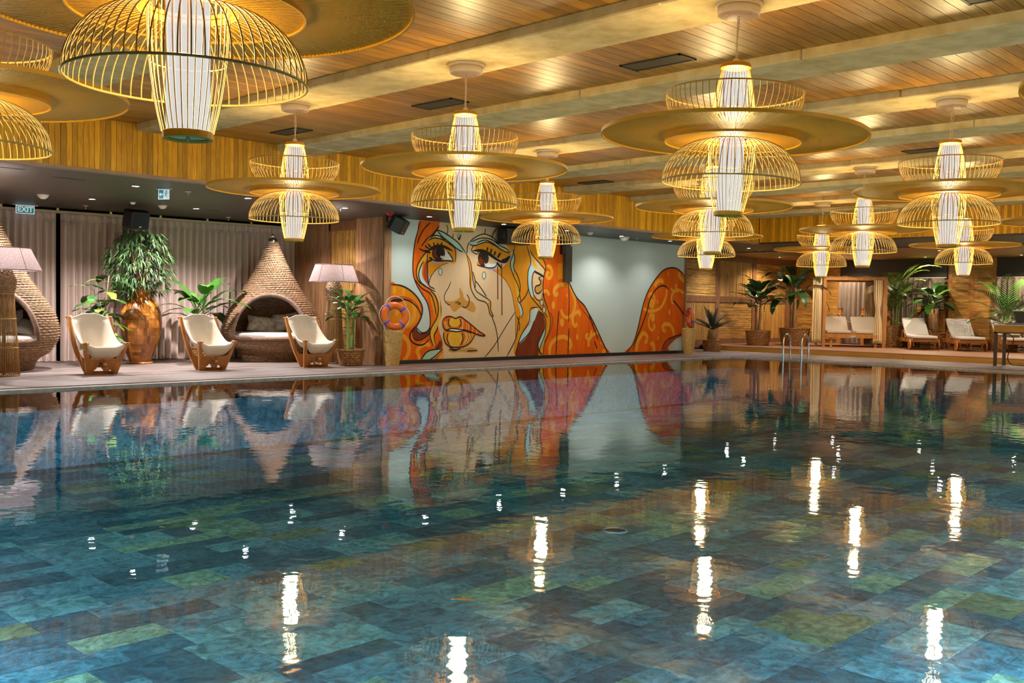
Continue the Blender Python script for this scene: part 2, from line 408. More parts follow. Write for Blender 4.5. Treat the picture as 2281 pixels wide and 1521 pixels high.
pw.box(PX0-0.2, PX0, PY0, PY1, PFZ-0.1, -0.02); pw.box(PX0, PX1, PY0-0.15, PY0, PFZ-0.1, -0.02)
struct(pw.build('pool_wall', 'slate'))

# pool floor: slate tiles in rows of uneven width
pfl = struct(MB().box(PX0-0.1, PX1+0.1, PY0-0.1, PY1+0.1, PFZ-0.12, PFZ-0.014).build('pool_floor', 'dark_gap'))
rr = random.Random(3)
tiles = []
y = PY0
while y < PY1-0.05:
    w = rr.choice((0.22, 0.3, 0.3, 0.42)); w = min(w, PY1-y)
    x = PX0 - rr.random()*0.5
    while x < PX1:
        L = rr.choice((0.3, 0.42, 0.6, 0.6, 0.84))
        a, b = max(x, PX0), min(x+L, PX1)
        if b-a > 0.06: tiles.append((a, b, y, y+w))
        x += L
    y += w
def shown(x, y, z):
    p = project((x, y, z))
    return p[2] if p[2] > 0.5 and -60 < p[0] < 2341 and -60 < p[1] < 1581 else 999
tiles.sort(key=lambda t: shown((t[0]+t[1])/2, (t[2]+t[3])/2, PFZ))
tmesh = {}
rest = MB()
for i, (a, b, c, d) in enumerate(tiles):
    g = 0.003
    dz = rr.uniform(-0.001, 0.001)
    if i < 300:
        key = (round(b-a, 2), round(d-c, 2))
        if key not in tmesh:
            hx, hy = key[0]/2-g, key[1]/2-g
            tmesh[key] = MB().box(-hx, hx, -hy, hy, -0.02, 0.0).mesh('tile', 'slate')
        obj('tile', tmesh[key], pfl, ((a+b)/2, (c+d)/2, PFZ+dz))
    else:
        rest.box(a+g, b-g, c+g, d-g, PFZ-0.02, PFZ+dz)
o = rest.build('tile_field', 'slate', pfl); o['kind'] = 'stuff'
wt = MB().add([(PX0, PY0, 0), (PX1, PY0, 0), (PX1, PY1, 0), (PX0, PY1, 0)], [(0, 1, 2, 3)])
struct(wt.build('water', 'water'))

# outer walls of the hall
struct(MB().box(RX0, RETX, RY1, RY1+0.2, 0, SOF+0.1).build('wall_left', 'back_wall'))
struct(MB().box(RX0-0.2, RX0, RY0, RY1, 0, CEIL+0.3).build('wall_rear', 'room_wall'))
struct(MB().box(RX0, RX1, RY0-0.2, RY0, 0, CEIL+0.3).build('wall_side', 'room_wall'))

# high ceiling: backing, boards between the beams, beams
ceil = struct(MB().box(RX0, FAX, RY0, FAY, CEIL+0.03, CEIL+0.2).build('ceiling', 'dark_gap'))
BXS = [2.14+2.163*k for k in range(-2, 10)]
BW = 0.35
boards = []
pitch = 0.13
for k in range(len(BXS)-1):
    x0, x1 = BXS[k]+BW, BXS[k+1]-BW
    y = FAY
    while y > RY0+pitch:
        boards.append(((x0+x1)/2, y-pitch/2)); y -= pitch
boards.sort(key=lambda q: shown(q[0], q[1], CEIL))
hl = (BXS[1]-BXS[0])/2-BW
bm_ = MB().box(-hl, hl, -pitch/2+0.003, pitch/2-0.003, 0, 0.02).mesh('board', 'ceil_wood')
rest = MB()
for i, (x, y) in enumerate(boards):
    if i < 300: obj('board', bm_, ceil, (x, y, CEIL))
    else: rest.box(x-hl, x+hl, y-pitch/2+0.003, y+pitch/2-0.003, CEIL, CEIL+0.02)
o = rest.build('board_field', 'ceil_wood_rest', ceil); o['kind'] = 'stuff'
nb = 0
for bx in BXS:
    b = MB()
    ys = [RY0]+[FAY-0.02-2.6*j-0.7 for j in range(6, -1, -1) if FAY-2.6*j-0.7 > RY0+0.3]+[FAY-0.02]
    for j in range(len(ys)-1):
        b.box(bx-BW, bx+BW, ys[j]+0.003, ys[j+1]-0.003, BEAM+(0.003 if j % 2 else 0), CEIL+0.1)
    nb += 1
    o = struct(b.build('beam', 'concrete')); bevel(o, 0.012, 1)

# fascia boarding hung round the pool hall, above the lower soffit
fas = struct(MB().box(RX0, FAX+0.1, FAY, FAY+0.1, SOF+0.03, CEIL+0.2).build('wall_fascia_left', 'dark_gap'))
pl = MB().box(-0.0335, 0.0335, -0.02, 0.0, SOF+0.035, CEIL+0.02).mesh('plank', 'fascia_wood')
x = 2.1
while x < FAX-0.05:
    obj('plank', pl, fas, (x+0.036, FAY-rr.uniform(0, 0.004), 0)); x += 0.072
rest = MB(); x = RX0
while x < 2.0: rest.box(x, x+0.069, FAY-0.02, FAY, SOF+0.035, CEIL+0.02); x += 0.072
rest.build('plank_field', 'fascia_wood', fas)['kind'] = 'stuff'
fas2 = struct(MB().box(FAX, FAX+0.1, RY0, FAY, SOF+0.03, CEIL+0.2).build('wall_fascia_right', 'dark_gap'))
pl2 = MB().box(-0.02, 0.0, -0.0335, 0.0335, SOF+0.035, CEIL+0.02).mesh('plank', 'fascia_wood')
y = FAY-0.03
while y > 4.5:
    obj('plank', pl2, fas2, (FAX-rr.uniform(0, 0.004), y-0.036, 0)); y -= 0.072
rest = MB()
while y > RY0: rest.box(FAX-0.02, FAX, y-0.069, y, SOF+0.035, CEIL+0.02); y -= 0.072
rest.build('plank_field', 'fascia_wood', fas2)['kind'] = 'stuff'
struct(MB().box(RX0, FAX, FAY-0.03, FAY+0.12, SOF-0.005, SOF+0.034).build('trim_5', 'soffit_trim'))
struct(MB().box(FAX-0.03, FAX+0.12, RY0, FAY-0.03, SOF-0.005, SOF+0.034).build('trim_6', 'soffit'))
# lower soffit over the deck
sf = MB().box(RX0, RX1, FAY+0.12, RY1, SOF, SOF+0.1).box(FAX+0.12, RX1, RY0, FAY+0.12, SOF, SOF+0.1)
struct(sf.build('ceiling_soffit', 'soffit'))
ws = struct(MB().box(25.05, RX1, RY0, ALY, SOF-0.012, SOF).build('ceiling_wood_soffit', 'dark_gap'))
sb = MB(); x = 25.05
while x < RX1-0.1: sb.box(x+0.004, x+0.166, RY0, ALY, SOF-0.03, SOF-0.012); x += 0.17
sb.build('soffit_boards', 'plank_wall', ws)

# return wall with planks, reed panel and pillar
def planks_y(parent, xf, y0, y1, z0, z1, w, mat='plank_wall'):
    """vertical planks on a wall that faces -x, each its own piece"""
    n = max(1, round((y1-y0)/w)); w = (y1-y0)/n
    me = MB().box(-0.02, 0.0, -w/2+0.002, w/2-0.002, z0, z1).mesh('plank', mat)
    for i in range(n): obj('plank', me, parent, (xf-rr.uniform(0, 0.006), y0+w*(i+0.5), 0))
ret = struct(MB().box(RETX, RETX+0.2, MUY+0.02, RY1, 0, SOF).build('wall_return', 'dark_gap'))
planks_y(ret, RETX, 16.86, 18.6, FZ, SOF, 0.17)
def sticks(horizontal, wu, wz, step, r, seed):
    """reeds laid side by side over a panel wu wide and wz high, in the plane u (x) by z, proud towards -y"""
    q = random.Random(seed); b = MB()
    n = int((wz if horizontal else wu)/step)
    for i in range(n):
        c = (i+0.5)*step+q.uniform(-0.2, 0.2)*step; rad = r*q.uniform(0.75, 1.2)
        L = wu if horizontal else wz
        cuts = [0.0]
        while cuts[-1] < L: cuts.append(cuts[-1]+q.uniform(0.5, 1.3))
        cuts[-1] = L
        for a_, b_ in zip(cuts[:-1], cuts[1:]):
            if b_-a_ < 0.02: continue
            off = q.uniform(-0.004, 0.004)
            vs_ = []
            for t in (a_, b_-0.004):
                for (du, dy) in ((-rad, 0), (-rad*0.7, -rad*0.8+off), (rad*0.7, -rad*0.8+off), (rad, 0)):
                    vs_.append((t, dy, c+du) if horizontal else (c+du, dy, t))
            b.add(vs_, [(0, 1, 5, 4), (1, 2, 6, 5), (2, 3, 7, 6), (0, 3, 2, 1), (4, 5, 6, 7)])
    return b
# reed panel of the return wall (two fields, framed)
RP0, RP1 = 15.76, 16.86
rf = MB()
rf.box(RETX-0.05, RETX, RP0, RP1, 2.67, SOF); rf.box(RETX-0.05, RETX, RP0, RP1, 1.30, 1.46)
rf.box(RETX-0.05, RETX, RP0, RP0+0.05, FZ, SOF); rf.box(RETX-0.05, RETX, RP1-0.05, RP1, FZ, SOF); rf.box(RETX-0.05, RETX, RP0, RP1, FZ, 0.2)
rf.build('panel_frame', 'frame_wood', ret)
p_ = sticks(False, RP1-RP0-0.1, 1.21, 0.02, 0.011, 5).build('reed_panel', 'reed_v', ret, loc=(RETX-0.004, RP1-0.05, 1.46), rot=(0, 0, -PI/2))
p_ = sticks(True, RP1-RP0-0.1, 1.10, 0.026, 0.014, 6).build('reed_panel', 'reed_v', ret, loc=(RETX-0.004, RP1-0.05, 0.2), rot=(0, 0, -PI/2))
pil = struct(MB().box(RETX-0.16, RETX+0.02, MUY-0.02, RP0, FZ, SOF).build('pillar', 'dark_gap'))
planks_y(pil, RETX-0.16, MUY-0.02, RP0, FZ, SOF, 0.155)
pend = MB().box(-0.088, 0.088, -0.018, 0.0, FZ, SOF).mesh('plank', 'plank_wall')
obj('plank', pend, pil, (RETX-0.075, MUY-0.02, 0))

# mural wall (painting added below), black base bar, end trim
MX0, MX1 = RETX+0.03, 22.0
mural_wall = struct(MB().box(MX0, MX1, MUY, MUY+0.2, FZ, SOF).build('wall_mural', 'wall_plaster'))
struct(MB().box(MX0, MX1+0.05, MUY-0.035, MUY, FZ, FZ+0.075).build('baseboard_mural', 'black'))
struct(MB().box(MX1, MX1+0.06, MUY-0.04, MUY+1.2, FZ, SOF).build('trim_7', 'plank_wall'))

# reed-panelled alcove wall
alc = struct(MB().box(MX1, RX1+0.2, ALY, ALY+0.2, 0, SOF).build('wall_alcove', 'frame_wood'))
XA = [ony(px, 700, ALY).x for px in (1525, 1592, 1600, 1673, 1681, 1748)]
cols = [(MX1+0.3, XA[1]), (XA[2], XA[3]), (XA[4], XA[5])]
for ci, (x0, x1) in enumerate(cols):
    for ri, (z0, z1) in enumerate(((0.32, 1.42), (1.60, 2.66))):
        hz = (ci+ri) % 2 == 1
        sticks(hz, x1-x0, z1-z0, 0.022 if not hz else 0.03, 0.012 if not hz else 0.016, 20+ci*3+ri).build('reed_panel', 'reed_v', alc, loc=(x0, ALY-0.004, z0))
for i in range(3):
    x0 = (MX1+0.1) if i == 0 else cols[i-1][1]; x1 = cols[i][0]
    MB().box(x0, x1, ALY-0.035, ALY, 0.1, SOF).build('stile', 'frame_wood', alc)
MB().box(cols[2][1], RX1, ALY-0.035, ALY, 0.1, SOF).build('stile', 'frame_wood', alc)
for (z0, z1) in ((1.42, 1.60), (2.66, SOF), (0.1, 0.32)):
    MB().box(MX1+0.1, RX1, ALY-0.032, ALY, z0, z1).build('rail', 'frame_wood', alc)

# raised deck along the far side
dk = struct(MB().box(DKX+0.03, RX1, RY0, ALY, FZ-0.02, DKZ-0.024).build('floor_deck', 'dark_gap'))
x = DKX; dm = MB().box(0, 0.136, RY0, ALY, DKZ-0.024, DKZ).mesh('deck_board', 'deck_wood')
while x < RX1-0.14: obj('deck_board', dm, dk, (x, 0, 0)); x += 0.14
ye = [RY0, 1.0, 4.2, 7.15, 10.15, 13.0, ALY-0.7]
for a, b in zip(ye[:-1], ye[1:]):
    MB().box(DKX, DKX+0.03, a+0.002, b-0.002, FZ, DKZ-0.024).build('front_board', 'deck_front', dk)

# far wall: bamboo slat panels, dark lintels over curtained bays
rw = struct(MB().box(RX1, RX1+0.2, RY0, ALY, 0, SOF).build('wall_right', 'back_wall'))
YR = {px: onx(px, 650, RX1).y for px in (1770, 1816, 1834, 1866, 2112, 2161, 2168, 2212)}
def slats(y0, y1, z0, z1, seed):
    q = random.Random(seed); b = MB(); z = z0
    while z < z1-0.05:
        y = y0
        while y < y1-0.02:
            e = min(y1, y+q.uniform(0.35, 1.1))
            d = q.uniform(0.012, 0.022)
            b.box(-d-0.012, -0.004, y+0.002, e-0.002, z+0.003, z+0.043+q.uniform(-0.002, 0.002)); y = e
        z += 0.047
    return b
def slat_panel(y1, y0, seed):
    struct_parent = rw
    MB().box(RX1-0.03, RX1, y0-0.09, y0, DKZ, SOF-0.03).build('stile', 'cabana_wood', rw)
    MB().box(RX1-0.03, RX1, y1, y1+0.09, DKZ, SOF-0.03).build('stile', 'cabana_wood', rw)
    slats(y0, y1, DKZ+0.12, SOF-0.05, seed).build('slat_panel', 'bamboo', rw, loc=(RX1, 0, 0))
rw.data.materials[0] = M['frame_wood']
MB().box(RX1-0.035, RX1, YR[2168]-0.03, YR[2161]+0.03, DKZ, SOF-0.03).build('stile', 'cabana_wood', rw)
MB().box(RX1-0.035, RX1, YR[1834]-0.03, YR[1816]+0.03, DKZ, SOF-0.03).build('stile', 'cabana_wood', rw)
slat_panel(YR[1770], YR[1816], 41); slat_panel(YR[1834], YR[1866], 42)
slat_panel(YR[2112]-0.12, YR[2161], 43); slat_panel(YR[2168], YR[2212], 44)
for (y0, y1) in ((YR[2112]+0.03, YR[1866]-0.1), (5.0, YR[2212]-0.1)):
    MB().box(RX1-0.06, RX1, y0, y1, 2.26, SOF-0.03).build('lintel', 'lintel', rw)
    MB().box(RX1-0.07, RX1-0.06, y0, y1, 2.25, 2.275).build('lintel_edge', 'white_plastic', rw)
# ------------------------------------------------------------------ the mural: flat paint laid on the wall, traced in two frames
from mathutils.geometry import delaunay_2d_cdt
def paint(name, c, c2=None, streak=True):
    c2 = c2 or tuple(min(1, q*1.25+0.01) for q in c)
    return mottled('paint_'+name, c, c2, 2.2, (2.5, 1, 0.7) if streak else (1, 1, 1), rough=0.7, ramp=(0.3, 0.7), spec=0.15)
PAINT = {
    'red': paint('red', (0.66, 0.085, 0.002), (0.80, 0.16, 0.004)), 'orange': paint('orange', (0.72, 0.22, 0.004), (0.78, 0.27, 0.008)),
    'hair': paint('hair', (0.66, 0.24, 0.006), (0.74, 0.30, 0.015)), 'gold': paint('gold', (0.72, 0.38, 0.02), (0.76, 0.43, 0.035)),
    'skin': paint('skin', (0.68, 0.47, 0.26), (0.73, 0.52, 0.30)), 'tan': paint('tan', (0.66, 0.47, 0.22), (0.70, 0.52, 0.28)),
    'mint': paint('mint', (0.36, 0.54, 0.42), (0.42, 0.60, 0.48)), 'sky': paint('sky', (0.42, 0.62, 0.62), (0.48, 0.67, 0.66)),
    'dark': paint('dark', (0.15, 0.025, 0.006), (0.22, 0.045, 0.01)), 'deep': paint('deep', (0.34, 0.05, 0.006)), 'brown': paint('brown', (0.045, 0.017, 0.008), (0.07, 0.027, 0.012)),
    'black': paint('black', (0.018, 0.012, 0.008)), 'white': paint('white', (0.66, 0.66, 0.62)), 'purple': paint('purple', (0.40, 0.26, 0.52)),
    'swirl': paint('swirl', (0.80, 0.31, 0.015), (0.84, 0.37, 0.03)), 'shadow': paint('shadow', (0.56, 0.26, 0.045), (0.62, 0.31, 0.06)),
}
def fa(p): return ony(860+p[0]/4.474, 480+p[1]/4.474, MUY)
def fb(p): return ony(1200+p[0]/5.07, 500+p[1]/5.07, MUY)
def fc(p): return ony(1080+p[0]/9.505, 490+p[1]/9.505, MUY)
LAY = [0]
class Paint:
    def __init__(s): s.b = {}
    def clampv(s, p): return (min(max(p.x, MX0+0.002), MX1-0.002), min(max(p.z, FZ+0.02), SOF-0.004))
    def put(s, name, col, P2, faces):
        LAY[0] += 1; yy = MUY-0.0006-LAY[0]*0.00004
        b = s.b.setdefault(name, {}).setdefault(col, MB())
        b.add([(x, yy, z) for x, z in P2], faces)
    def shape(s, name, col, fr, pts, k=5, sharp=False):
        q = pts if sharp else catmull(pts, True, k)
        P2 = [s.clampv(fr(p)) for p in q]
        # constrained Delaunay fill: concave or self-touching outlines give no overlapping triangles
        R = delaunay_2d_cdt([Vector(p) for p in P2], [], [list(range(len(P2)))], 1, 1e-5)
        P2 = [(v.x, v.y) for v in R[0]]; fs = []
        for ids in R[2]:
            a, b_, c = (P2[i] for i in ids[:3]); ids = list(ids)
            if (b_[0]-a[0])*(c[1]-a[1])-(b_[1]-a[1])*(c[0]-a[0]) < 0: ids.reverse()
            fs.append(tuple(ids))
        s.put(name, col, P2, fs)
    def ell(s, name, col, fr, cx, cy, rx, ry, n=22, tilt=0.0):
        s.shape(name, col, fr, [(cx+rx*math.cos(2*PI*i/n)*math.cos(tilt)-ry*math.sin(2*PI*i/n)*math.sin(tilt), cy+rx*math.cos(2*PI*i/n)*math.sin(tilt)+ry*math.sin(2*PI*i/n)*math.cos(tilt)) for i in range(n)], sharp=True)
    def line(s, name, col, fr, pts, w=0.03, taper=(0.5, 0.5), k=5):
        q = [s.clampv(fr(p)) for p in catmull(pts, False, k)]; n = len(q); vs_ = []
        for i in range(n):
            a, b_ = q[max(i-1, 0)], q[min(i+1, n-1)]
            dx, dz = b_[0]-a[0], b_[1]-a[1]; L = math.hypot(dx, dz) or 1
            t = i/(n-1); ww = w/2*min(1, taper[0]+t*5, taper[1]+(1-t)*5)
            vs_ += [(q[i][0]-dz/L*ww, q[i][1]+dx/L*ww), (q[i][0]+dz/L*ww, q[i][1]-dx/L*ww)]
        s.put(name, col, vs_, [(2*i+1, 2*i+3, 2*i+2, 2*i) for i in range(n-1)])
    def out(s, name, fr, pts, w=0.028): s.line(name, 'black', fr, list(pts)+[pts[0]], w)
    def finish(s):
        for name, d in s.b.items():
            mb = MB(); mats = []
            for i, (c, b) in enumerate(d.items()):
                mats.append(PAINT[c]); mb.add(b.v, b.f, i)
            mb.build(name, mats, mural_wall)
P = Paint()
H = 'painted_hair'; F_ = 'painted_face'; D = 'painted_cloak'; E_ = 'painted_eyes'; L_ = 'painted_lips'
# left cloak and curl
P.shape(D, 'red', fa, [(35, 690), (120, 692), (200, 720), (280, 780), (340, 860), (362, 930), (350, 1010), (310, 1090), (296, 1130), (320, 1165), (370, 1172), (410, 1150), (445, 1090), (500, 1000), (560, 1000), (560, 1250), (620, 1445), (300, 1460), (35, 1480), (20, 1100)])
P.shape(D, 'orange', fa, [(35, 698), (120, 700), (215, 735), (290, 800), (335, 880), (345, 950), (318, 905), (265, 852), (190, 820), (110, 812), (35, 838), (25, 760)])
P.ell(D, 'orange', fa, 185, 985, 150, 140)
P.shape(D, 'brown', fa, [(35, 862), (90, 838), (190, 842), (140, 862), (90, 880), (35, 925), (25, 890)])
for e in ((82, 745, 16, 40), (175, 765, 10, 35)): P.ell(D, 'swirl', fa, *e)
for s_ in ([(100, 1000), (115, 955), (150, 940), (178, 960), (180, 985)], [(268, 850), (285, 930), (275, 1020), (230, 1075), (180, 1095)], [(160, 1190), (215, 1250), (228, 1340), (205, 1410), (170, 1450)], [(330, 1440), (325, 1390), (310, 1350), (350, 1300), (400, 1280), (440, 1300)]):
    P.line(D, 'swirl', fa, s_, 0.09)
P.line(D, 'black', fa, [(35, 690), (120, 692), (200, 720), (280, 780), (340, 860), (362, 930), (350, 1010), (310, 1090), (255, 1150), (236, 1210), (260, 1260), (320, 1290), (380, 1280), (430, 1230)], 0.035)
P.line(D, 'black', fa, [(35, 858), (100, 835), (190, 838), (260, 868), (320, 930), (350, 1000)], 0.03)
P.line(D, 'deep', fa, [(35, 830), (110, 812), (190, 815), (270, 850), (330, 920)], 0.02)
P.shape(D, 'dark', fa, [(262, 1190), (268, 1140), (300, 1105), (310, 1150), (345, 1178), (390, 1170), (438, 1125), (432, 1175), (390, 1215), (330, 1245), (285, 1235)])
P.out(D, fa, [(262, 1190), (268, 1140), (300, 1105), (310, 1150), (345, 1178), (390, 1170), (438, 1125), (432, 1175), (390, 1215), (330, 1245), (285, 1235)], 0.022)
# left hair strand
P.shape(H, 'red', fa, [(343, 50), (555, 60), (500, 160), (425, 240), (408, 330), (415, 420), (415, 600), (430, 690), (475, 780), (545, 900), (548, 1060), (500, 1150), (448, 1140), (440, 1060), (432, 960), (405, 860), (350, 770), (300, 680), (270, 580), (268, 450), (285, 280), (312, 170)])
P.shape(H, 'gold', fa, [(415, 345), (355, 420), (312, 500), (302, 580), (330, 660), (362, 700), (338, 610), (346, 525), (385, 460), (416, 425)])
P.shape(H, 'deep', fa, [(415, 430), (382, 500), (372, 590), (400, 670), (422, 695), (416, 600)])
P.shape(H, 'sky', fa, [(374, 455), (336, 530), (326, 600), (350, 668), (420, 722), (438, 748), (415, 690), (376, 640), (356, 580), (362, 510)])
P.shape(H, 'tan', fa, [(430, 690), (490, 722), (530, 790), (547, 890), (542, 960), (525, 880), (490, 800), (445, 735)])
P.shape(H, 'hair', fa, [(445, 745), (480, 800), (505, 890), (505, 980), (490, 1010), (455, 900), (440, 810)])
P.shape(H, 'gold', fa, [(500, 800), (540, 900), (545, 1000), (510, 1120), (478, 1180), (495, 1270), (480, 1300), (445, 1230), (440, 1160), (480, 1080), (515, 1000), (520, 900)])
P.shape(H, 'dark', fa, [(540, 1240), (560, 1290), (540, 1320), (500, 1330), (490, 1310), (515, 1280)])
P.shape(H, 'mint', fa, [(345, 1446), (390, 1380), (445, 1345), (555, 1328), (525, 1380), (470, 1430), (430, 1446)])
P.shape(H, 'gold', fa, [(510, 1440), (555, 1375), (580, 1352), (585, 1390), (560, 1442)])
P.shape(H, 'sky', fa, [(560, 1440), (588, 1380), (600, 1420), (590, 1442)])
for s_ in ([(343, 50), (312, 170), (285, 280), (268, 450), (270, 580), (300, 680), (350, 770), (405, 860), (432, 960), (440, 1060), (432, 1120), (400, 1160), (350, 1165), (310, 1120)],
           [(440, 70), (380, 130), (330, 220), (312, 280)], [(350, 310), (400, 240), (470, 180), (555, 70)], [(415, 345), (355, 420), (312, 500), (302, 580), (330, 660), (420, 722), (490, 760)],
           [(374, 455), (336, 530), (326, 600), (350, 668), (420, 722)], [(416, 260), (412, 420), (416, 600), (432, 700), (500, 740), (540, 830), (548, 930), (545, 1030), (500, 1150), (478, 1200), (495, 1300)],
           [(440, 750), (490, 800), (520, 900), (510, 1010), (450, 1120), (438, 1200), (470, 1300)], [(290, 640), (350, 720), (440, 780), (480, 880), (500, 1000)], [(345, 1446), (390, 1375), (445, 1342), (555, 1326)], [(515, 1100), (560, 1250), (612, 1440)], [(420, 1446), (490, 1400), (560, 1330)]):
    P.line(H, 'black', fa, s_, 0.028)
# face
FACE = [(437, 700), (430, 640), (425, 560), (416, 420), (412, 290), (440, 225), (520, 140), (560, 50), (800, 40), (1100, 60), (1180, 250), (1250, 380), (1160, 520), (1075, 548), (1150, 600), (1205, 665), (1250, 760), (1275, 880), (1290, 1000), (1292, 1200), (1300, 1420), (950, 1440), (612, 1445), (560, 1250), (517, 1110), (548, 1000), (548, 890), (525, 795), (480, 725)]
P.shape(F_, 'skin', fa, FACE)
P.line(F_, 'black', fa, [(1070, 545), (1150, 600), (1205, 665), (1250, 760), (1275, 880), (1290, 1000), (1292, 1200), (1300, 1400)], 0.026)
P.line(F_, 'black', fa, [(425, 680), (445, 610), (500, 535), (580, 482), (680, 455)], 0.022)
P.shape(F_, 'shadow', fa, [(597, 852), (650, 856), (692, 842), (732, 815), (728, 755), (745, 738), (765, 775), (772, 812), (800, 850), (830, 848), (862, 862), (892, 915), (880, 962), (838, 955), (790, 928), (752, 912), (720, 930), (692, 957), (660, 950), (640, 912), (608, 885)])
P.line(F_, 'black', fa, [(648, 655), (620, 720), (586, 780), (578, 820), (592, 862), (618, 885), (640, 890)], 0.02)
P.line(F_, 'black', fa, [(688, 875), (705, 862), (730, 868), (742, 880), (722, 882), (706, 876)], 0.018)
P.line(F_, 'black', fa, [(802, 785), (822, 815), (828, 850), (818, 890), (790, 918), (755, 905)], 0.024)
P.line(F_, 'black', fa, [(732, 720), (738, 745)], 0.014)
for (cx, cy) in ((540, 560), (975, 597)):
    P.ell(F_, 'shadow', fa, cx, cy, 23, 42); P.ell(F_, 'black', fa, cx, cy, 19, 37); P.ell(F_, 'sky', fa, cx, cy, 15, 32)
P.shape(F_, 'black', fa, [(700, 180), (715, 230), (722, 245), (735, 240), (750, 185), (735, 200), (725, 175), (712, 200)])
P.ell(F_, 'mint', fa, 722, 205, 9, 16)
# left eye
P.shape(E_, 'hair', fa, [(415, 240), (450, 232), (520, 238), (600, 262), (660, 312), (690, 355), (690, 470), (600, 474), (500, 532), (445, 600), (425, 590), (416, 440)])
P.shape(E_, 'white', fa, [(575, 345), (612, 368), (645, 420), (662, 452), (610, 448), (560, 425)])
P.ell(E_, 'brown', fa, 522, 375, 66, 74); P.ell(E_, 'dark', fa, 500, 378, 30, 46); P.ell(E_, 'black', fa, 530, 365, 34, 46)
P.shape(E_, 'white', fa, [(545, 395), (560, 410), (580, 395), (570, 425), (590, 445), (560, 430), (540, 415)], sharp=True)
P.shape(E_, 'black', fa, [(430, 345), (470, 300), (530, 288), (590, 300), (640, 330), (668, 358), (610, 338), (560, 322), (500, 322), (455, 345)])
P.shape(E_, 'purple', fa, [(452, 448), (490, 452), (530, 470), (580, 458), (560, 474), (510, 480), (470, 470)])
P.line(E_, 'black', fa, [(415, 470), (450, 440), (500, 452), (560, 452), (620, 450), (668, 458)], 0.03)
P.line(E_, 'black', fa, [(668, 458), (650, 410), (610, 360)], 0.03)
for s_ in ([(440, 340), (385, 300)], [(435, 350), (370, 350), (330, 325)], [(450, 320), (415, 280)], [(480, 300), (470, 265)], [(510, 295), (515, 270)], [(545, 292), (560, 268)], [(440, 370), (385, 362)], [(460, 430), (425, 420)], [(455, 445), (420, 455)]):
    P.line(E_, 'black', fa, s_, 0.034, (1, 0.15))
P.shape(E_, 'mint', fa, [(500, 150), (560, 168), (640, 215), (715, 275), (775, 340), (800, 385), (755, 362), (695, 325), (620, 262), (560, 205)])
P.shape(E_, 'gold', fa, [(455, 205), (500, 190), (560, 215), (600, 245), (540, 238), (490, 228)]); P.shape(E_, 'sky', fa, [(480, 200), (510, 198), (540, 225), (500, 215)])
for s_ in ([(445, 225), (470, 195), (510, 148), (580, 172), (660, 225), (730, 285), (800, 385)], [(510, 150), (560, 210), (640, 275), (710, 335), (765, 365)], [(420, 250), (470, 225), (560, 240), (640, 290), (690, 340), (690, 460)], [(455, 205), (520, 200), (590, 245)]):
    P.line(E_, 'black', fa, s_, 0.026)
P.line(F_, 'black', fa, [(600, 90), (615, 130), (610, 170), (600, 200)], 0.02); P.line(F_, 'black', fa, [(670, 180), (660, 230)], 0.02)
# strand between the eyes
P.shape(H, 'hair', fa, [(800, 385), (832, 455), (848, 540), (862, 640), (892, 745), (880, 770), (848, 720), (836, 640), (832, 540), (815, 455)])
P.shape(H, 'tan', fa, [(860, 640), (892, 742), (955, 795), (1010, 830), (1042, 865), (1030, 890), (985, 862), (910, 835), (865, 775), (850, 720)])
P.shape(H, 'hair', fa, [(1015, 870), (1042, 865), (1042, 940), (1068, 1005), (1035, 985), (1018, 920)])
for s_ in ([(800, 385), (838, 455), (852, 540), (865, 640), (892, 742), (955, 795), (1010, 830), (1042, 865), (1042, 940), (1068, 1005), (1035, 985), (1015, 900), (985, 862), (910, 835), (865, 775), (838, 690), (832, 540), (800, 385)], [(862, 560), (885, 640), (888, 720)], [(890, 650), (950, 730), (1000, 810)], [(1050, 1000), (1090, 1110), (1110, 1230), (1118, 1360)], [(805, 380), (808, 320), (825, 270)]):
    P.line(H, 'black', fa, s_, 0.024)
P.line(F_, 'black', fa, [(980, 1415), (1080, 1290), (1190, 1110), (1285, 960)], 0.022)
# right hair
P.shape(H, 'hair', fa, [(1085, 60), (1300, 60), (1700, 60), (1700, 1000), (1700, 1410), (1300, 1420), (1292, 1200), (1290, 1000), (1275, 880), (1250, 760), (1205, 665), (1150, 600), (1078, 548), (1165, 515), (1250, 390), (1180, 270)], k=3)
P.shape(H, 'red', fa, [(1085, 60), (1500, 60), (1500, 300), (1260, 270), (1160, 190)], sharp=True)
P.shape(H, 'hair', fc, [(600, 500), (1300, 480), (1280, 1060), (1150, 950), (1000, 740), (880, 540), (870, 900), (640, 640)], sharp=True)
# right eye
P.shape(E_, 'tan', fa, [(822, 278), (870, 228), (960, 185), (1020, 196), (1080, 232), (1122, 292), (1200, 332), (1236, 368), (1180, 356), (1090, 302), (1000, 262), (905, 292), (845, 300)])
P.shape(E_, 'mint', fa, [(826, 280), (870, 235), (930, 225), (900, 265), (850, 290)]); P.shape(E_, 'sky', fa, [(890, 280), (950, 248), (1010, 255), (960, 270), (915, 292)])
P.shape(E_, 'hair', fa, [(900, 300), (1000, 266), (1095, 308), (1180, 360), (1240, 378), (1235, 410), (1180, 445), (1110, 420), (1040, 372), (960, 336), (895, 335)])
P.shape(E_, 'mint', fc, [(180, 540), (280, 540), (370, 600), (300, 600), (220, 575)])
P.shape(E_, 'white', fa, [(1005, 380), (1060, 410), (1110, 465), (1100, 510), (1040, 525), (1000, 505)])
P.shape(E_, 'tan', fa, [(1020, 400), (1070, 425), (1105, 470), (1060, 480), (1020, 470)])
P.ell(E_, 'brown', fa, 968, 425, 54, 84); P.ell(E_, 'dark', fa, 945, 450, 20, 36); P.ell(E_, 'black', fa, 975, 400, 30, 46)
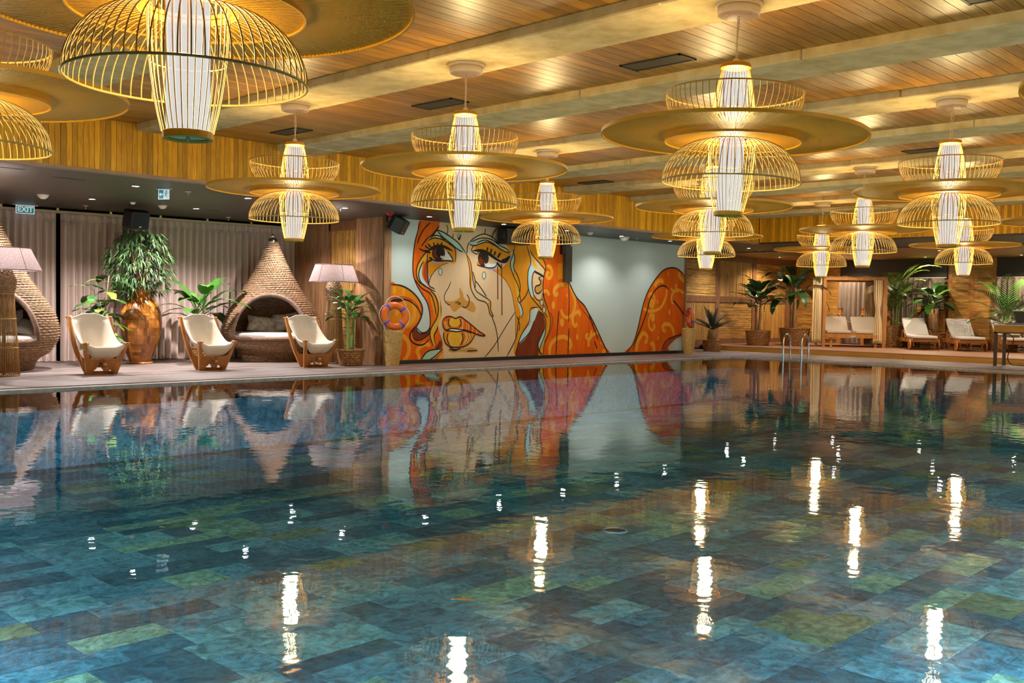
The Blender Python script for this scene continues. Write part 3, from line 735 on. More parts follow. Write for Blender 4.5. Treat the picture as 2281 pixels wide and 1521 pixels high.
P.shape(E_, 'white', fa, [(975, 465), (990, 485), (1010, 470), (1000, 500), (985, 500)], sharp=True)
P.shape(E_, 'black', fa, [(862, 352), (905, 336), (970, 338), (1040, 372), (1105, 425), (1160, 448), (1215, 425), (1245, 395), (1200, 468), (1140, 470), (1060, 425), (1000, 385), (930, 365)])
for s_ in ([(1005, 350), (1012, 315)], [(1040, 370), (1050, 330)], [(1075, 395), (1090, 355)], [(1110, 420), (1140, 370)], [(1150, 450), (1200, 430), (1232, 405)], [(1100, 470), (1130, 500), (1155, 535)]):
    P.line(E_, 'black', fa, s_, 0.05, (1, 0.12))
P.shape(E_, 'hair', fa, [(912, 455), (930, 490), (965, 512), (905, 492)])
P.shape(E_, 'purple', fa, [(985, 512), (1030, 520), (1062, 528), (1105, 545), (1060, 545), (1015, 532)])
P.line(E_, 'black', fa, [(905, 492), (960, 510), (1020, 522), (1080, 515), (1110, 475)], 0.026)
P.line(E_, 'black', fa, [(880, 290), (850, 345), (900, 385), (925, 350)], 0.022)
for s_ in ([(822, 278), (870, 228), (960, 185), (1020, 196), (1080, 232), (1122, 292), (1200, 332), (1236, 368)], [(825, 282), (880, 300), (1000, 264), (1090, 305), (1180, 358), (1236, 368)], [(845, 262), (950, 225), (1050, 240), (1120, 290)], [(900, 275), (980, 245), (1060, 275), (1150, 345)], [(1050, 225), (1065, 180), (1095, 135)], [(980, 185), (990, 130)]):
    P.line(E_, 'black', fa, s_, 0.024)
P.line(F_, 'dark', fa, [(1110, 500), (1112, 700), (1112, 835)], 0.03, (1, 1)); P.line(F_, 'dark', fa, [(1150, 480), (1152, 760), (1154, 995)], 0.03, (1, 1))
# right strands, ear, earrings
P.shape(H, 'mint', fa, [(1264, 348), (1240, 420), (1236, 500), (1262, 582), (1272, 500), (1278, 420)])
P.shape(H, 'sky', fa, [(1300, 830), (1335, 890), (1362, 970), (1345, 1010), (1330, 930)])
P.shape(H, 'gold', fa, [(1275, 590), (1310, 680), (1330, 780), (1330, 860), (1300, 800), (1290, 700)])
P.shape(H, 'tan', fa, [(1430, 345), (1462, 400), (1520, 470), (1582, 545), (1578, 605), (1500, 560), (1452, 500), (1436, 420)])
P.shape(H, 'gold', fa, [(1436, 350), (1450, 450), (1470, 500), (1500, 520), (1470, 430)])
P.shape(H, 'sky', fa, [(1432, 470), (1414, 560), (1414, 690), (1436, 790), (1466, 805), (1452, 690), (1462, 585), (1486, 545), (1452, 505)])
P.shape(F_, 'skin', fa, [(1478, 572), (1462, 650), (1466, 760), (1495, 830), (1545, 852), (1562, 800), (1565, 620), (1530, 582)])
P.shape(F_, 'shadow', fa, [(1560, 640), (1530, 630), (1535, 690), (1490, 715), (1490, 755), (1520, 775), (1545, 740), (1560, 720)])
P.line(F_, 'black', fa, [(1545, 610), (1520, 625), (1540, 660), (1530, 690), (1492, 705), (1482, 740), (1500, 775), (1530, 770), (1555, 735)], 0.034)
P.line(F_, 'black', fa, [(1480, 560), (1530, 585), (1580, 618)], 0.05); P.line(F_, 'black', fa, [(1470, 790), (1500, 835), (1550, 852)], 0.026)
P.shape(H, 'dark', fa, [(1515, 955), (1560, 985), (1582, 1080), (1552, 1190), (1512, 1280), (1505, 1400), (1298, 1412), (1308, 1295), (1355, 1240), (1425, 1150), (1475, 1045)])
P.shape(H, 'sky', fa, [(1515, 925), (1470, 930), (1450, 1000), (1430, 1080), (1362, 1170), (1318, 1275), (1372, 1242), (1432, 1160), (1474, 1055), (1502, 975)])
P.shape(H, 'mint', fa, [(1592, 1110), (1542, 1200), (1514, 1300), (1528, 1345), (1566, 1262), (1582, 1180)])
P.shape(H, 'tan', fa, [(1440, 940), (1415, 1010), (1420, 1080), (1445, 1020), (1460, 950)]); P.shape(H, 'gold', fa, [(1510, 1300), (1545, 1390), (1580, 1390), (1545, 1320)])
for s_ in ([(1285, 300), (1262, 390), (1236, 480), (1262, 582), (1310, 690), (1330, 780), (1310, 840), (1345, 900), (1362, 975), (1340, 1020)], [(1262, 340), (1280, 430), (1268, 520), (1310, 600), (1335, 700), (1330, 790), (1345, 870)], [(1400, 300), (1430, 400), (1440, 470), (1414, 560), (1412, 690), (1440, 800), (1500, 880), (1570, 960), (1610, 1020)],
           [(1430, 345), (1470, 410), (1540, 490), (1584, 560), (1575, 700), (1555, 850), (1600, 940)], [(1486, 545), (1460, 590), (1452, 690), (1470, 800)], [(1330, 870), (1390, 800), (1420, 720)], [(1515, 915), (1440, 930), (1420, 1060), (1350, 1180), (1312, 1290), (1298, 1405)], [(1475, 1045), (1430, 1160), (1360, 1240), (1312, 1280)], [(1515, 950), (1575, 1000), (1590, 1090), (1550, 1190), (1512, 1290), (1540, 1390)], [(1592, 1110), (1580, 1190), (1530, 1340), (1570, 1395)], [(1200, 1405), (1290, 1230), (1310, 1100), (1330, 1000)], [(1300, 1000), (1330, 1090), (1320, 1150)]):
    P.line(H, 'black', fa, s_, 0.026)
# cloak on the right
P.shape(D, 'red', fb, [(30, 150), (273, 150), (275, 605), (325, 608), (370, 720), (430, 830), (510, 912), (560, 1000), (620, 1110), (680, 1240), (740, 1370), (790, 1465), (400, 1475), (58, 1490), (66, 1370), (88, 1290), (118, 1200), (132, 1070), (104, 960), (60, 840), (45, 700), (60, 560), (80, 470), (40, 380)], k=3)
P.shape(D, 'orange', fb, [(215, 440), (274, 430), (276, 612), (218, 618)], sharp=True)
P.shape(D, 'red', fb, [(975, 1470), (1060, 1350), (1110, 1200), (1150, 1030), (1180, 900), (1230, 760), (1300, 640), (1380, 540), (1450, 496), (1530, 490), (1590, 520), (1640, 580), (1660, 900), (1640, 1215), (1560, 1262), (1500, 1300), (1452, 1370), (1445, 1465)])
P.shape(D, 'deep', fb, [(1383, 1465), (1400, 1370), (1450, 1300), (1520, 1268), (1630, 1228), (1620, 1252), (1545, 1292), (1490, 1345), (1452, 1400), (1446, 1465)])
SW = [([(85, 470), (125, 478), (146, 525), (140, 580), (112, 606), (88, 582), (100, 548), (120, 548)], 0.09), ([(215, 770), (190, 795), (172, 760), (185, 718), (230, 682), (290, 678), (330, 680)], 0.10), ([(325, 665), (380, 760), (408, 860), (402, 950), (372, 1020), (320, 1050), (272, 1022), (248, 955)], 0.08),
      ([(465, 1040), (452, 985), (412, 1000), (382, 1045), (386, 1112), (410, 1146), (432, 1112)], 0.09), ([(122, 1475), (122, 1400), (150, 1330), (212, 1282), (282, 1268), (342, 1300), (362, 1352), (345, 1392), (324, 1368)], 0.10), ([(566, 1382), (562, 1320), (602, 1250), (668, 1218)], 0.08), ([(600, 1185), (575, 1272), (545, 1290), (532, 1255), (560, 1235)], 0.07), ([(45, 760), (90, 752), (118, 800)], 0.08), ([(720, 1455), (745, 1415)], 0.12),
      ([(1310, 705), (1330, 655), (1380, 630), (1402, 662)], 0.11), ([(1448, 700), (1432, 820), (1382, 930), (1302, 975), (1232, 975), (1180, 945)], 0.08), ([(1240, 830), (1252, 788), (1290, 788), (1306, 850), (1290, 920), (1275, 960)], 0.07), ([(1270, 985), (1245, 1060), (1240, 1140), (1270, 1192), (1302, 1170), (1300, 1120)], 0.07), ([(1488, 720), (1530, 752), (1552, 700), (1535, 680)], 0.06), ([(1530, 752), (1500, 805), (1500, 870), (1522, 896)], 0.07), ([(1530, 752), (1582, 742), (1640, 780)], 0.09),
      ([(1522, 1255), (1512, 1180), (1472, 1130), (1412, 1130), (1398, 1170), (1420, 1202), (1434, 1178)], 0.10), ([(1100, 1450), (1112, 1340), (1150, 1262), (1182, 1225), (1222, 1262), (1216, 1320), (1190, 1325)], 0.10), ([(1295, 1450), (1302, 1390), (1282, 1345), (1255, 1356)], 0.11), ([(1582, 540), (1590, 590), (1640, 645)], 0.10)]
for s_, w in SW: P.line(D, 'swirl', fb, s_, w)
for e in ((162, 910, 18, 46), (260, 1105, 24, 50), (432, 1270, 12, 32), (315, 800, 6, 22), (1270, 890, 30, 55), (1285, 1050, 22, 48), (1472, 990, 11, 36), (1338, 870, 7, 22), (1345, 1280, 8, 25), (1458, 560, 6, 24), (698, 1340, 6, 20), (98, 1178, 7, 20)): P.ell(D, 'swirl', fb, *e)
for s_, w in (([(322, 608), (370, 720), (430, 830), (510, 912), (560, 1000), (620, 1110), (680, 1240), (740, 1370), (785, 1462)], 0.035), ([(225, 970), (210, 1150), (190, 1475)], 0.03), ([(328, 640), (340, 800), (335, 1105)], 0.026), ([(338, 1170), (328, 1470)], 0.034), ([(560, 1000), (600, 1120), (640, 1220), (672, 1300)], 0.034), ([(628, 1320), (658, 1405)], 0.034), ([(420, 840), (480, 950), (560, 1050), (620, 1140)], 0.014), ([(100, 960), (130, 1060), (118, 1200), (66, 1330), (50, 1470)], 0.02), ([(130, 990), (158, 1080), (120, 1230), (70, 1330)], 0.014),
              ([(978, 1462), (1060, 1350), (1110, 1200), (1150, 1030), (1180, 900), (1230, 760), (1300, 640), (1380, 540), (1450, 496), (1530, 490), (1590, 520), (1640, 580)], 0.035), ([(1058, 1420), (1100, 1290), (1160, 1150), (1220, 980), (1250, 860), (1300, 760), (1360, 702), (1420, 694), (1466, 736)], 0.04), ([(1515, 858), (1570, 920), (1640, 1020)], 0.04), ([(1383, 1465), (1400, 1370), (1450, 1300), (1520, 1268), (1630, 1228)], 0.028), ([(40, 380), (78, 470), (60, 560), (45, 700), (60, 840), (104, 960)], 0.028)):
    P.line(D, 'black', fb, s_, w)
for (cx, cy) in ((1548, 862), (1572, 935)):
    P.ell(F_, 'black', fa, cx, cy, 19, 42); P.ell(F_, 'shadow', fa, cx, cy, 15, 37); P.ell(F_, 'black', fa, cx, cy, 11, 30); P.ell(F_, 'sky', fa, cx, cy+4, 9, 24)
P.line(F_, 'shadow', fa, [(1552, 760), (1550, 830)], 0.03)
# lips
P.shape(L_, 'red', fa, [(558, 1060), (575, 1025), (612, 1006), (650, 1008), (690, 1026), (735, 1008), (785, 1040), (850, 1092), (920, 1150), (985, 1196), (925, 1192), (855, 1165), (790, 1142), (720, 1132), (650, 1126), (592, 1142), (566, 1105)])
P.shape(L_, 'orange', fa, [(574, 1155), (640, 1148), (720, 1152), (800, 1150), (882, 1186), (868, 1215), (828, 1272), (770, 1305), (700, 1312), (640, 1306), (592, 1272), (572, 1210)])
for i, c in enumerate(('gold', 'orange', 'tan', 'deep', 'gold', 'orange')):
    P.line(L_, c, fa, [(575+8*i, 1050+2*i), (585+8*i, 1090), (600+8*i, 1128)], 0.02)
for i, c in enumerate(('gold', 'tan', 'red', 'gold', 'tan', 'deep', 'gold', 'red', 'tan')):
    P.line(L_, c, fa, [(735+20*i, 1020+14*i), (742+20*i, 1060+12*i), (735+20*i, 1128+6*i)], 0.022)
for i, c in enumerate(('deep', 'gold', 'sky', 'red', 'tan', 'red', 'gold')):
    P.line(L_, c, fa, [(762+14*i, 1165+2*i), (778+14*i, 1210), (752+13*i, 1290-7*i)], 0.02)
P.ell(L_, 'gold', fa, 680, 1062, 55, 50); P.ell(L_, 'gold', fa, 684, 1230, 72, 78); P.ell(L_, 'tan', fa, 684, 1230, 60, 74); P.ell(L_, 'gold', fa, 684, 1230, 54, 72)
P.shape(L_, 'white', fa, [(622, 1134), (660, 1118), (700, 1130), (750, 1124), (775, 1142), (720, 1152), (660, 1150)])
P.shape(L_, 'shadow', fa, [(625, 1325), (690, 1322), (780, 1325), (840, 1312), (905, 1332), (905, 1348), (800, 1350), (720, 1345), (662, 1356), (632, 1345)])
for s_ in ([(558, 1060), (575, 1025), (612, 1006), (650, 1008), (690, 1026), (735, 1008), (785, 1040), (850, 1092), (920, 1150), (985, 1196), (925, 1192), (855, 1165), (790, 1142), (720, 1132), (650, 1126), (592, 1142), (566, 1105), (558, 1060)], [(574, 1155), (572, 1210), (592, 1272), (640, 1306), (700, 1312), (770, 1305), (828, 1272), (868, 1215), (882, 1186)], [(592, 1150), (640, 1150), (700, 1158), (780, 1148), (850, 1172)], [(625, 1030), (618, 1080), (640, 1115)], [(735, 1030), (745, 1080), (725, 1115)], [(615, 1170), (605, 1230), (630, 1290)], [(755, 1170), (762, 1230), (735, 1295)], [(625, 1330), (680, 1345), (720, 1330)], [(800, 1350), (905, 1345)], [(630, 1310), (680, 1335), (740, 1325)]):
    P.line(L_, 'black', fa, s_, 0.026)
P.finish()
# ------------------------------------------------------------------ pendant lamps, built once, copied to the grid under the beams
LB = 1.9                                   # height of the lamp's lower end
def make_pendant():
    t = thing('pendant_lamp', '', 'lamp', (0, 0, LB))
    # ceiling canopy with back plate
    c = MB().lathe([(0.0, 1.475), (0.145, 1.475), (0.155, 1.48), (0.155, 1.535), (0.0, 1.535)], 40).build('canopy', 'lamp_white', t, True)
    MB().lathe([(0.0, 1.537), (0.175, 1.537), (0.175, 1.56), (0.0, 1.56)], 40).build('back_plate', 'lamp_white', c)
    for an in (0.5, 2.6, 4.7):
        MB().lathe([(0, 1.468), (0.006, 1.468), (0.008, 1.475)], 8, c=(0.1*math.cos(an), 0.1*math.sin(an))).build('screw', 'brass', c)
    # chain and flex
    ch = MB(); n = 13
    for i in range(n):
        z = 1.47-(i+0.5)*0.32/n
        pts = []
        for j in range(10):
            a = 2*PI*j/10; u, w = 0.008*math.cos(a), 0.0165*math.sin(a)
            pts.append((u, 0, z+w) if i % 2 else (0, u, z+w))
        ch.tube(pts, 0.0028, 5, True)
    chain = ch.build('chain', 'lamp_white', t, True)
    MB().tube([(0.012, 0, 1.475), (0.026, 0.004, 1.40), (0.012, 0.012, 1.30), (0.018, 0, 1.2), (0.006, 0, 1.15)], 0.003, 5).build('flex', 'lamp_white', t, True)
    MB().lathe([(0, 1.165), (0.02, 1.16), (0.028, 1.14), (0.028, 1.125), (0, 1.125)], 16).build('hook_cap', 'lamp_white', t, True)
    # top and bottom rings
    MB().lathe([(0.0, 1.12), (0.106, 1.12), (0.110, 1.115), (0.110, 1.09), (0.100, 1.088), (0.0, 1.092)], 40).build('top_cap', 'disc_gold', t)
    br = MB().lathe([(0.094, 0.03), (0.106, 0.03), (0.106, 0.0), (0.094, -0.003), (0.088, 0.004), (0.094, 0.03)], 40).build('bottom_ring', 'disc_gold', t)
    MB().lathe([(0.0, 0.012), (0.09, 0.012), (0.09, 0.016), (0, 0.016)], 32).build('bottom_plate', 'lamp_white', t)
    MB().lathe([(0, -0.012), (0.008, -0.010), (0.011, 0.0), (0.006, 0.012)], 12).build('finial', 'brass', t, True)
    # paper tube
    MB().lathe([(0.088, 0.03), (0.092, 0.1), (0.093, 1.0), (0.09, 1.09)], 40).build('paper_tube', 'paper_tube', t, True)
    # bulging cage of thin ribs round the tube
    def cr_(z):
        u = z/1.09
        return 0.100+0.072*(math.sin(PI*u**0.95))**0.85
    cg = MB(); nc = 34
    for i in range(nc):
        a = 2*PI*i/nc
        cg.tube([(cr_(z)*math.cos(a), cr_(z)*math.sin(a), z) for z in [0.03+1.06*q/14 for q in range(15)]], 0.0026, 4, caps=False)
    for z in (0.33, 0.78):
        cg.tube([(cr_(z)*math.cos(2*PI*j/32), cr_(z)*math.sin(2*PI*j/32), z) for j in range(32)], 0.0026, 4, True)
    cg.build('cage', 'gold_wire', t, True)
    # upper bowl and lower dome of bent wire
    nr = 62
    def bowl(pts, name, ringz):
        b = MB()
        cv = catmull(pts, False, 4)
        for i in range(nr):
            a = 2*PI*i/nr
            b.tube([(r*math.cos(a), r*math.sin(a), z) for r, z in cv], 0.0036, 4, caps=False)
        o = b.build(name, 'gold_wire', t, True)
        for (r, z, w) in ringz:
            MB().tube([(r*math.cos(2*PI*j/64), r*math.sin(2*PI*j/64), z) for j in range(64)], w, 6, True).build('rim', 'gold_wire', o, True)
    bowl([(0.505, 0.90), (0.50, 0.83), (0.465, 0.745), (0.40, 0.67), (0.31, 0.61), (0.21, 0.58)], 'upper_bowl', ((0.505, 0.90, 0.0065), (0.21, 0.58, 0.006)))
    bowl([(0.505, 0.245), (0.50, 0.31), (0.465, 0.395), (0.40, 0.47), (0.31, 0.525), (0.21, 0.55)], 'lower_dome', ((0.505, 0.245, 0.0065), (0.21, 0.55, 0.006)))
    # wide disc of radial slats with rim, smaller disc beneath
    def disc(name, r0, r1, z0, z1, n, w, rimh):
        b = MB()
        for i in range(n):
            a = 2*PI*i/n; ca, sa = math.cos(a), math.sin(a)
            h = w/2; th = 0.004
            vs_ = []
            for (r, z, hh) in ((r0, z0, h*0.55), (r1, z1, h)):
                for (s, d) in ((-1, 0), (1, 0), (1, th), (-1, th)):
                    vs_.append((r*ca-s*hh*sa, r*sa+s*hh*ca, z+d))
            b.add(vs_, [(0, 1, 5, 4), (1, 2, 6, 5), (2, 3, 7, 6), (3, 0, 4, 7), (0, 3, 2, 1), (4, 5, 6, 7)])
        o = b.build(name, 'disc_gold', t)
        MB().lathe([(r1, z1-rimh*0.4), (r1+0.009, z1-rimh*0.4), (r1+0.009, z1+rimh*0.6), (r1, z1+rimh*0.6), (r1, z1-rimh*0.4)], 96).build('rim', 'disc_gold', o)
        MB().lathe([(r0+0.012, z0-0.005), (r0, z0-0.005), (r0, z0+0.011), (r0+0.012, z0+0.011), (r0+0.012, z0-0.005)], 48).build('hub', 'disc_gold', o)
    disc('wide_disc', 0.19, 0.965, 0.575, 0.59, 250, 0.0135, 0.026)
    disc('inner_disc', 0.19, 0.49, 0.553, 0.545, 150, 0.0125, 0.018)
    for z in [0.10+0.148*k_ for k_ in range(7)]:
        light('bulb', 'POINT', (0, 0, z), LAMP_W, LAMP_COL, t, 0.084)
    return t
LX = [2.14, 6.47, 10.80, 15.13, 19.46]
LY = [3.95, 6.90, 9.85]
LABELS = {
    (0, 0): 'huge lit wire pendant lamp, closest of all, its upper half out of the picture',
    (0, 1): 'lit wire pendant lamp cut off by the left picture edge',
    (1, 2): 'lit wire pendant lamp hanging in front of the woven teardrop daybed',
    (1, 1): 'lit wire pendant lamp hanging in front of the forehead of the mural face',
    (1, 0): 'large lit wire pendant lamp with round white canopy at the top picture edge',
    (2, 2): 'lit wire pendant lamp hanging in front of the ear in the mural',
    (2, 1): 'lit wire pendant lamp directly behind the large one, overlapped by its lower end',
    (2, 0): 'lit wire pendant lamp with white canopy above the rightmost potted plants, largest on that side',
    (3, 2): 'small lit wire pendant lamp seen below another at the right end of the mural',
    (3, 1): 'lit wire pendant lamp in front of the dark lintel over the cabana',
    (3, 0): 'wire pendant lamp of which only the disc tip shows at the right picture edge',
    (4, 2): 'smallest lit wire pendant lamp, beside the front left post of the cabana',
    (4, 1): 'lit wire pendant lamp half hidden behind a larger one, before the bamboo slat panels',
}
GRP = 'wire pendant lamps over the pool'
proto = make_pendant(); used = False
# where each tube stands in the picture: gives the hanging point along its beam
PXL = {(0, 0): (419, 200), (1, 2): (656, 430), (1, 1): (1035, 380), (2, 2): (1217, 490), (1, 0): (1622, 485), (2, 1): (1588, 480), (2, 0): (2114, 430), (3, 2): (1573, 560), (3, 1): (1923, 510), (4, 2): (1830, 560), (4, 1): (2147, 560)}
OUT = 'lit wire pendant lamp over the pool, beyond the picture edge'
for i, x in enumerate(LX):
    for j, y in enumerate([1.0]+LY):
        jj = j-1
        lab = LABELS.get((i, jj), OUT)
        if (i, jj) == (0, -1): continue
        o = proto if not used else copy_tree(proto); used = True
        o.location = (x, y, LB); o.rotation_euler.z = (i*3+j)*0.7
        if (i, jj) in PXL: o.location.y = onx(*PXL[(i, jj)], x).y
        o['label'] = lab; o['group'] = GRP
        if (i, jj) == (1, 0): o.rotation_euler = (0.72*0.028, 0.69*0.028, 0)      # hangs a little askew

# ------------------------------------------------------------------ ceiling grilles
def grille(x0, x1, y0, y1, label):
    t = thing('ceiling_grille', label, 'vent', (0, 0, CEIL), group='air grilles in the board ceiling')
    f = MB(); w = 0.025
    for (a, b, c, d) in ((x0, x1, y0, y0+w), (x0, x1, y1-w, y1), (x0, x0+w, y0, y1), (x1-w, x1, y0, y1)): f.box(a, b, c, d, -0.012, 0.002)
    f.build('frame', 'black', t)
    s = MB(); k = 0
    while x0+w+0.014*k < x1-w-0.01:
        q = x0+w+0.014*k; s.box(q, q+0.008, y0+w, y1-w, -0.009, 0.0); k += 1
    s.build('louvres', 'grille', t)
    return t
grille(7.69, 7.97, 5.33, 6.03, 'dark air grille in the boards beside the canopy of the large lamp')
grille(7.67, 7.96, 8.42, 9.11, 'dark air grille in the boards behind the chain of the middle lamp')
grille(7.62, 7.9, 11.44, 12.07, 'dark air grille in the boards behind the chain nearest the teardrop daybed')
grille(14.38, 14.66, 5.35, 6.06, 'dark air grille in the boards left of the rightmost large lamp tube')
q = onz(1286, 407, CEIL); grille(q.x, q.x+0.28, q.y-0.66, q.y, 'narrow dark air grille near the boarded fascia over the mural')
q = onz(2150, 4, CEIL); grille(q.x-0.2, q.x+0.08, q.y-0.66, q.y, 'dark air grille cut off by the top picture edge, upper right corner')

# ------------------------------------------------------------------ fittings in the lower soffit
def downlight(x, y, label, w=SPOT_W, z=SOF, ang=125, blend=0.7, col=SPOT_COL):
    t = thing('downlight', label, 'light', (x, y, z), group='recessed white downlights in the dark soffit')
    MB().lathe([(0.045, 0.0), (0.062, -0.004), (0.066, -0.008), (0.06, -0.010), (0.046, -0.004)], 20).build('ring', 'white_plastic', t, True)
    MB().lathe([(0.0, -0.005), (0.046, -0.005)], 20).build('lens', 'led', t)
    light('beam_light', 'SPOT', (0, 0, -0.02), w, col, t, 0.035, spot_size=math.radians(ang), spot_blend=blend)
    return t
WARM = (1.0, 0.80, 0.55)
DL = [((302, 414), 'bright white downlight in the dark soffit just left of the running man sign', 0.8), ((205, 443), 'white downlight above the curtains, left of the dark wood vase', 9.5), ((437, 464), 'white downlight above the curtains left of the teardrop daybed', 9.0)]
for (px, py), lab, k_ in DL:
    q = onz(px, py, SOF); downlight(q.x, q.y, lab, SPOT_W*k_, ang=140 if k_ > 2 else 125)
downlight(10.85, 16.3, 'white downlight in the soffit above the teardrop daybed, hidden by a pendant', SPOT_W*5.0, ang=140)
downlight(5.1, 16.5, 'white downlight in the soffit over the left floor lamp', SPOT_W*8.5, ang=140)
downlight(4.7, 14.1, 'white downlight in the soffit by the left picture edge', SPOT_W*0.8)
for x, lab in ((8.55, 'white downlight in the soffit behind the wide disc above the middle sling chair'), (10.45, 'white downlight in the soffit in front of the floor lamp with grey shade'), (12.4, 'white downlight in the soffit just above the red hair of the mural'), (14.4, 'white downlight in the soffit above the mural eyes'), (16.35, 'white downlight in the soffit above the mural ear'), (18.27, 'white downlight above the blank pale field of the mural'), (20.2, 'white downlight above the right end of the mural')):
    downlight(x, 14.16, lab, SPOT_W*{8.55: 0.6, 10.45: 0.7, 12.4: 1.1, 18.27: 1.5, 20.2: 0.7}.get(x, 1.15), ang=132 if x == 18.27 else 125)
for (x, y, lab) in ((23.6, 14.0, 'white downlight above the cycad in its woven basket'), (23.6, 11.4, 'white downlight above the steel pool ladder'), (23.6, 8.8, 'white downlight above the front edge of the raised deck'), (23.6, 6.0, 'white downlight above the bar table'),
                    (24.8, 15.25, 'added downlight in the soffit washing the reed-panelled wall'), (27.6, 15.3, 'added downlight in the boarded soffit washing the alcove above the banana plants'), (26.3, 12.6, 'white downlight in the boarded soffit above the cabana'), (26.3, 10.0, 'white downlight in the boarded soffit above the sun loungers'), (26.3, 7.4, 'white downlight in the boarded soffit above the bar table end'),  # first two are wall-washers added to brighten the reed-panelled alcove
                    (29.2, 14.2, 'white downlight close to the bamboo slats left of the cabana'), (29.2, 11.5, 'white downlight close to the dark lintel right of the cabana'), (29.2, 8.9, 'white downlight close to the right end of the bamboo slat panels'), (29.2, 6.3, 'white downlight close to the far curtain behind the bar table')):
    if x < 25: downlight(x, y, lab, SPOT_W*(1.2 if y < 15 else 2.8))
    else: downlight(x, y, lab, SPOT_W*(3.4 if x > 29 else 3.0 if y < 15 else 3.2), z=SOF-0.03, ang=145, blend=0.5, col=WARM)
def sprinkler(px, py, label):
    q = onz(px, py, SOF)
    t = thing('sprinkler', label, 'sprinkler', (q.x, q.y, SOF), group='small white sprinkler heads in the soffit')
    MB().lathe([(0.0, -0.006), (0.042, -0.006), (0.046, 0.0)], 18).build('plate', 'white_plastic', t, True)
    MB().tube([(0, 0, -0.006), (0, 0, -0.055)], 0.009, 8).build('body', 'steel', t, True)
    MB().lathe([(0.0, -0.06), (0.02, -0.06), (0.02, -0.055), (0, -0.055)], 12).build('deflector', 'steel', t)
for px, py, lab in ((191, 458, 'small white sprinkler head just above the curtain rail near the exit sign'), (419, 427, 'small white sprinkler head right of the running man sign'), (509, 484, 'small white sprinkler head above the curtains left of the pendant dome'), (758, 463, 'upper small sprinkler head in the soffit above the reed panel'), (760, 493, 'lower small sprinkler head in the soffit above the reed panel'), (1419, 531, 'small white sprinkler head above the pale field of the mural'), (1692, 558, 'small white sprinkler head in the soffit over the panelled alcove')):
    sprinkler(px, py, lab)
def detector(px, py, label, r=0.06, mat='white_plastic', name='smoke_detector', cat='detector'):
    q = onz(px, py, SOF)
    t = thing(name, label, cat, (q.x, q.y, SOF))
    MB().lathe([(0, -0.004), (r*1.1, -0.004), (r*1.1, 0.0)], 20).build('base', mat, t)
    MB().lathe([(0, -r*0.8), (r*0.45, -r*0.75), (r*0.85, -r*0.4), (r, -0.004)], 20).build('housing', mat, t, True)
detector(96, 434, 'round white detector in the soffit above the exit sign', 0.085)
detector(296, 451, 'small white detector beside the black loudspeaker over the curtains', 0.045)
detector(362, 458, 'white smoke detector in the soffit below the running man sign', 0.075)
detector(1314, 518, 'white smoke detector in the soffit over the pale field of the mural', 0.075)
detector(1391, 528, 'flat white disc fitting in the soffit over the pale field of the mural', 0.12)
detector(868, 473, 'red alarm sounder in the soffit above the wooden pillar', 0.075, 'red_plastic', 'alarm_sounder', 'alarm')
def slot(px, py, label, L=0.42):
    q = onz(px, py, SOF)
    t = thing('slot_vent', label, 'vent', (q.x, q.y, SOF), group='slim slot vents in the soffit')
    MB().box(-L/2, L/2, -0.05, 0.05, -0.004, 0.001).build('frame', 'soffit', t)
    MB().box(-L/2+0.02, L/2-0.02, -0.03, 0.03, -0.006, -0.003).build('slot', 'black', t)
slot(155, 398, 'slim dark slot vent in the soffit above the exit sign'); slot(15, 374, 'slim dark slot vent in the soffit by the left picture edge')
slot(475, 468, 'slim dark slot vent in the soffit left of the pendant over the daybed', 0.3); slot(1465, 523, 'slim dark slot vent in the soffit near the right end of the mural', 0.5)

# exit signs hanging from the soffit
def text_mesh(body, size, name, mat, parent, loc, rot, depth=0.001):
    c = bpy.data.curves.new(name, 'FONT'); c.body = body; c.size = size; c.extrude = depth; c.align_x = 'CENTER'; c.align_y = 'CENTER'; c.offset = 0.004
    o = bpy.data.objects.new(name, c); COL.objects.link(o); dg = bpy.context.evaluated_depsgraph_get()
    me = bpy.data.meshes.new_from_object(o.evaluated_get(dg)); bpy.data.objects.remove(o)
    me.materials.clear(); me.materials.append(M[mat])
    return obj(name, me, parent, loc, rot)
q = onz(56, 456, SOF)
t = thing('exit_sign', 'lit green EXIT sign hanging in front of the curtain top', 'sign', (q.x, q.y, SOF), -0.12)
MB().box(-0.21, 0.21, -0.02, 0.02, -0.012, 0.0).build('mount_bar', 'white_plastic', t)
pn = MB().box(-0.155, 0.155, -0.008, 0.008, -0.16, -0.012).build('panel', 'sign_white', t)
MB().box(-0.14, 0.14, -0.0095, -0.008, -0.147, -0.026).build('green_field', 'sign_green', pn)
text_mesh('EXIT', 0.125, 'lettering', 'sign_white', pn, (0, -0.0105, -0.087), (PI/2, 0, 0))
q = onz(365, 420, SOF)
t = thing('exit_sign', 'lit green and white running man exit sign hanging from the soffit', 'sign', (q.x, q.y, SOF), -PI/2+0.62)
MB().box(-0.12, 0.12, -0.02, 0.02, -0.012, 0.0).build('mount_bar', 'white_plastic', t)
pn = MB().box(-0.085, 0.085, -0.008, 0.008, -0.16, -0.012).build('panel', 'sign_white', t)
MB().box(-0.075, -0.004, -0.0095, -0.008, -0.148, -0.024).build('green_field', 'sign_green', pn)
ar = MB().prism([(-0.068, -0.086), (-0.044, -0.060), (-0.044, -0.076), (-0.014, -0.076), (-0.014, -0.096), (-0.044, -0.096), (-0.044, -0.112)], -0.0105, -0.0095, lambda a, b, c: (a, c, b)); ar.build('arrow', 'sign_white', pn)
mn = MB()
mn.lathe([(0, 0), (0.011, 0)], 12)
mn.v = [(x+0.045, -0.0095, y-0.042) for x, y, z in mn.v]
